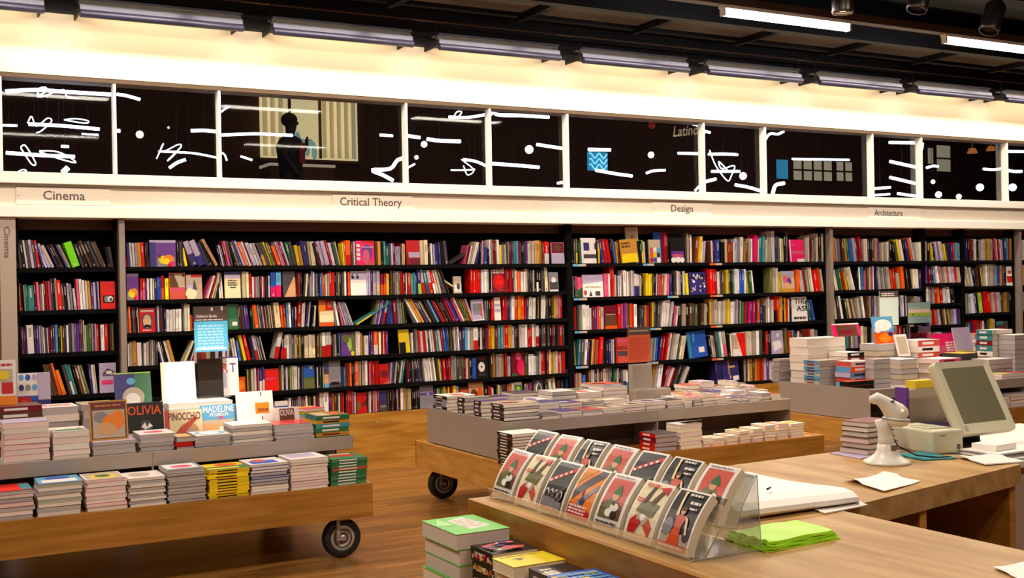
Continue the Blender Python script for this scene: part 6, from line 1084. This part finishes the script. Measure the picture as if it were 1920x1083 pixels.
def leaflet(x0, z0, yc, th0, th1, L, T_, key, label, tilt=0):
    """a slumped pack of leaflets: its front face curves from th0 to th1 degrees off upright"""
    n = 8; P = [(x0, z0)]
    for k in range(n):
        a = math.radians(th0+(th1-th0)*(k+.5)/n); P.append((P[-1][0]+math.sin(a)*L/n, P[-1][1]+math.cos(a)*L/n))
    W_ = .121; q = MB(); pg = rgb((236, 226, 204)); wh = rgb('W')
    def fn(u, v, k):
        f = min(n-1e-6, max(0, v*n)); i = int(f); t = f-i; a = math.radians(th0+(th1-th0)*v); off = -.00035*k
        return (P[i][0]+(P[i+1][0]-P[i][0])*t-x0+off*math.cos(a), W_/2-u*W_, P[i][1]+(P[i+1][1]-P[i][1])*t-z0-off*math.sin(a))
    def bk(u, v, T=T_): a = math.radians(th0+(th1-th0)*v); p = fn(u, v, 0); return (p[0]+T*math.cos(a), p[1], p[2]-T*math.sin(a))
    for k in range(n):
        v0, v1 = k/n, (k+1)/n
        q.quad([fn(0, v0, 0), fn(1, v0, 0), fn(1, v1, 0), fn(0, v1, 0)], wh, 0, True); q.quad([bk(1, v0), bk(0, v0), bk(0, v1), bk(1, v1)], pg, 1, True)
        for u in (0, 1): q.quad([fn(u, v0, 0), bk(u, v0), bk(u, v1), fn(u, v1, 0)], pg, 1, False)
        for j in range(1, 8):
            for u, du in ((0, .00025), (1, -.00025)): 
                T0, T1 = T_*j/8, T_*j/8+.0004; a_, b_ = bk(u, v0, T0), bk(u, v1, T0); c_, d_ = bk(u, v1, T1), bk(u, v0, T1)
                q.quad([(p[0], p[1]+du*(1 if u == 0 else 1)*1.0, p[2]) for p in (a_, b_, c_, d_)], rgb((206, 192, 168)), 1)
    q.quad([fn(0, 1, 0), fn(1, 1, 0), bk(1, 1), bk(0, 1)], pg, 1); q.quad([fn(1, 0, 0), fn(0, 0, 0), bk(0, 0), bk(1, 0)], pg, 1)
    o = q.build('leaflet_pack', ['cover', 'page'], mw=Matrix.Translation((x0, yc, z0)) @ Matrix.Rotation(tilt, 4, 'X')); tag(o, label, 'leaflet', 'packs of leaflets in the acrylic rack')
    q = MB(); design(q, DES[key][0], fn, 8); q.build('printed_cover', 'cover', o); return o
PL = ['first', 'second', 'third', 'fourth', 'fifth', 'sixth', 'last']
for k, key in enumerate('ABCDABE'):
    leaflet(1.652, 1.008, -6.865-.1432*k, 14, 48, .163, .0135 if k < 6 else .024, key, 'leaflet pack, %s, %s from the far end, lower tier of the rack' % (DES[key][1], PL[k]), R.uniform(-.02, .02))
for k, key in enumerate('CAEACEA'):
    leaflet(1.748, 1.074, -6.865-.1432*k, 14, 50, .150, .0135 if k < 6 else .024, key, 'leaflet pack, %s, %s from the far end, upper tier of the rack' % (DES[key][1], PL[k]), R.uniform(-.02, .02))
# ---------------------------------------------------------------- books before the counter
bt = empty('book_ledge', (1.40, -7.9, 0), 'low oak ledge against the counter side, carrying book piles', 'ledge')
part('top', (-.16, -1.6, .715), (.178, 1.15, .745), 'oak', bt, .002); part('front_board', (-.15, -1.59, 0), (-.13, 1.14, .715), 'oak', bt); part('end_board', (-.13, 1.12, 0), (.178, 1.14, .715), 'oak', bt)
BL = 'books piled on the ledge before the counter'
stack('hardback_book', 'book', BL, 'in the green-covered pile at the counter corner', 1.39, -7.10, .7455, .168, .23, [.0448]*5, [(112, 200, 90)], page='w', spine='-', top='l', topshapes=[('r', 0, 0, 1, 1, (112, 200, 90)), ('p', [(.4, .2), (.85, .3), (.7, .9), (.35, .8)], 'w'), ('t', .4, .3, .8, .8, 6, 'h'), ('p', [(0, .55), (.3, .5), (.25, .95)], (170, 225, 140))], rzj=.012)
stack('hardback_book', 'book', BL, 'in the black pile with bright patterned spines', 1.428, -7.245, .7455, .142, .130, [.0385]*5, ['k'], page='c', spine='l', top='k', topshapes=[('e', R.uniform(.1, .9), R.uniform(.1, .9), R.uniform(.06, .14), R.uniform(.04, .1), 'pxomwvi'[k % 7]) for k in range(22)]+[('r', .3, .05, .7, .25, 'r')], rzj=.01)
for k in range(5):      # printed pattern on the spines of that pile
    o = bpy.data.objects['hardback_book.%03d' % (6+5+k)] if 'hardback_book.%03d' % (6+5+k) in bpy.data.objects else None
    if o:
        q = MB(); rr = random.Random(k)
        for j in range(16): yy = .006+.0074*j; zz = rr.uniform(.006, .02); q.box((-.0745, yy, zz), (-.0700, yy+.005, zz+rr.uniform(.006, .014)), rgb('woxvrwyi'[rr.randrange(8)]))
        q.build('spine_print', 'cover', o)
stack('hardback_book', 'book', BL, 'in the cream pile under a bright yellow cover', 1.42, -7.375, .7455, .155, .118, [.031]*6, ['c', 'w'], page='c', spine='-', top='Y', topshapes=[('r', 0, 0, 1, 1, (238, 214, 40)), ('r', .3, .5, .4, .6, 'd'), ('e', .36, .66, .12, .03, 'd'), ('t', .1, .85, .9, .93, 1, 'a')], rzj=.02)
stack('hardback_book', 'book', BL, 'in the dark pile with grey lettered spines', 1.455, -7.505, .7455, .118, .122, [.045]*4, ['k', 'd'], page='c', spine='l', top='k', topshapes=[('r', .0, .1, .4, .5, 'h'), ('t', .1, .2, .4, .8, 3, 'w')], rzj=.02)
stack('hardback_book', 'book', BL, 'in the blue and yellow chequered pile', 1.43, -7.69, .7455, .145, .175, [.0385]*5, ['b', 'y'], page='c', spine='-', top='b', topshapes=[('r', .3*i, .25*j, .3*i+.28, .25*j+.12, 'y') for i in range(3) for j in range(4) if (i+j) % 2]+[('t', .1, .1, .9, .9, 5, 's')], rzj=.02)
stack('hardback_book', 'book', BL, 'in the purple-topped pile nearest the camera', 1.43, -7.86, .7455, .145, .155, [.0385]*5, ['v', 'p'], page='c', spine='-', top='v', topshapes=[('e', .3, .6, .2, .14, 'w'), ('e', .6, .4, .2, .14, 'e'), ('e', .3, .6, .12, .08, 'v'), ('r', .5, .8, 1, 1, 'r')], rzj=.02)
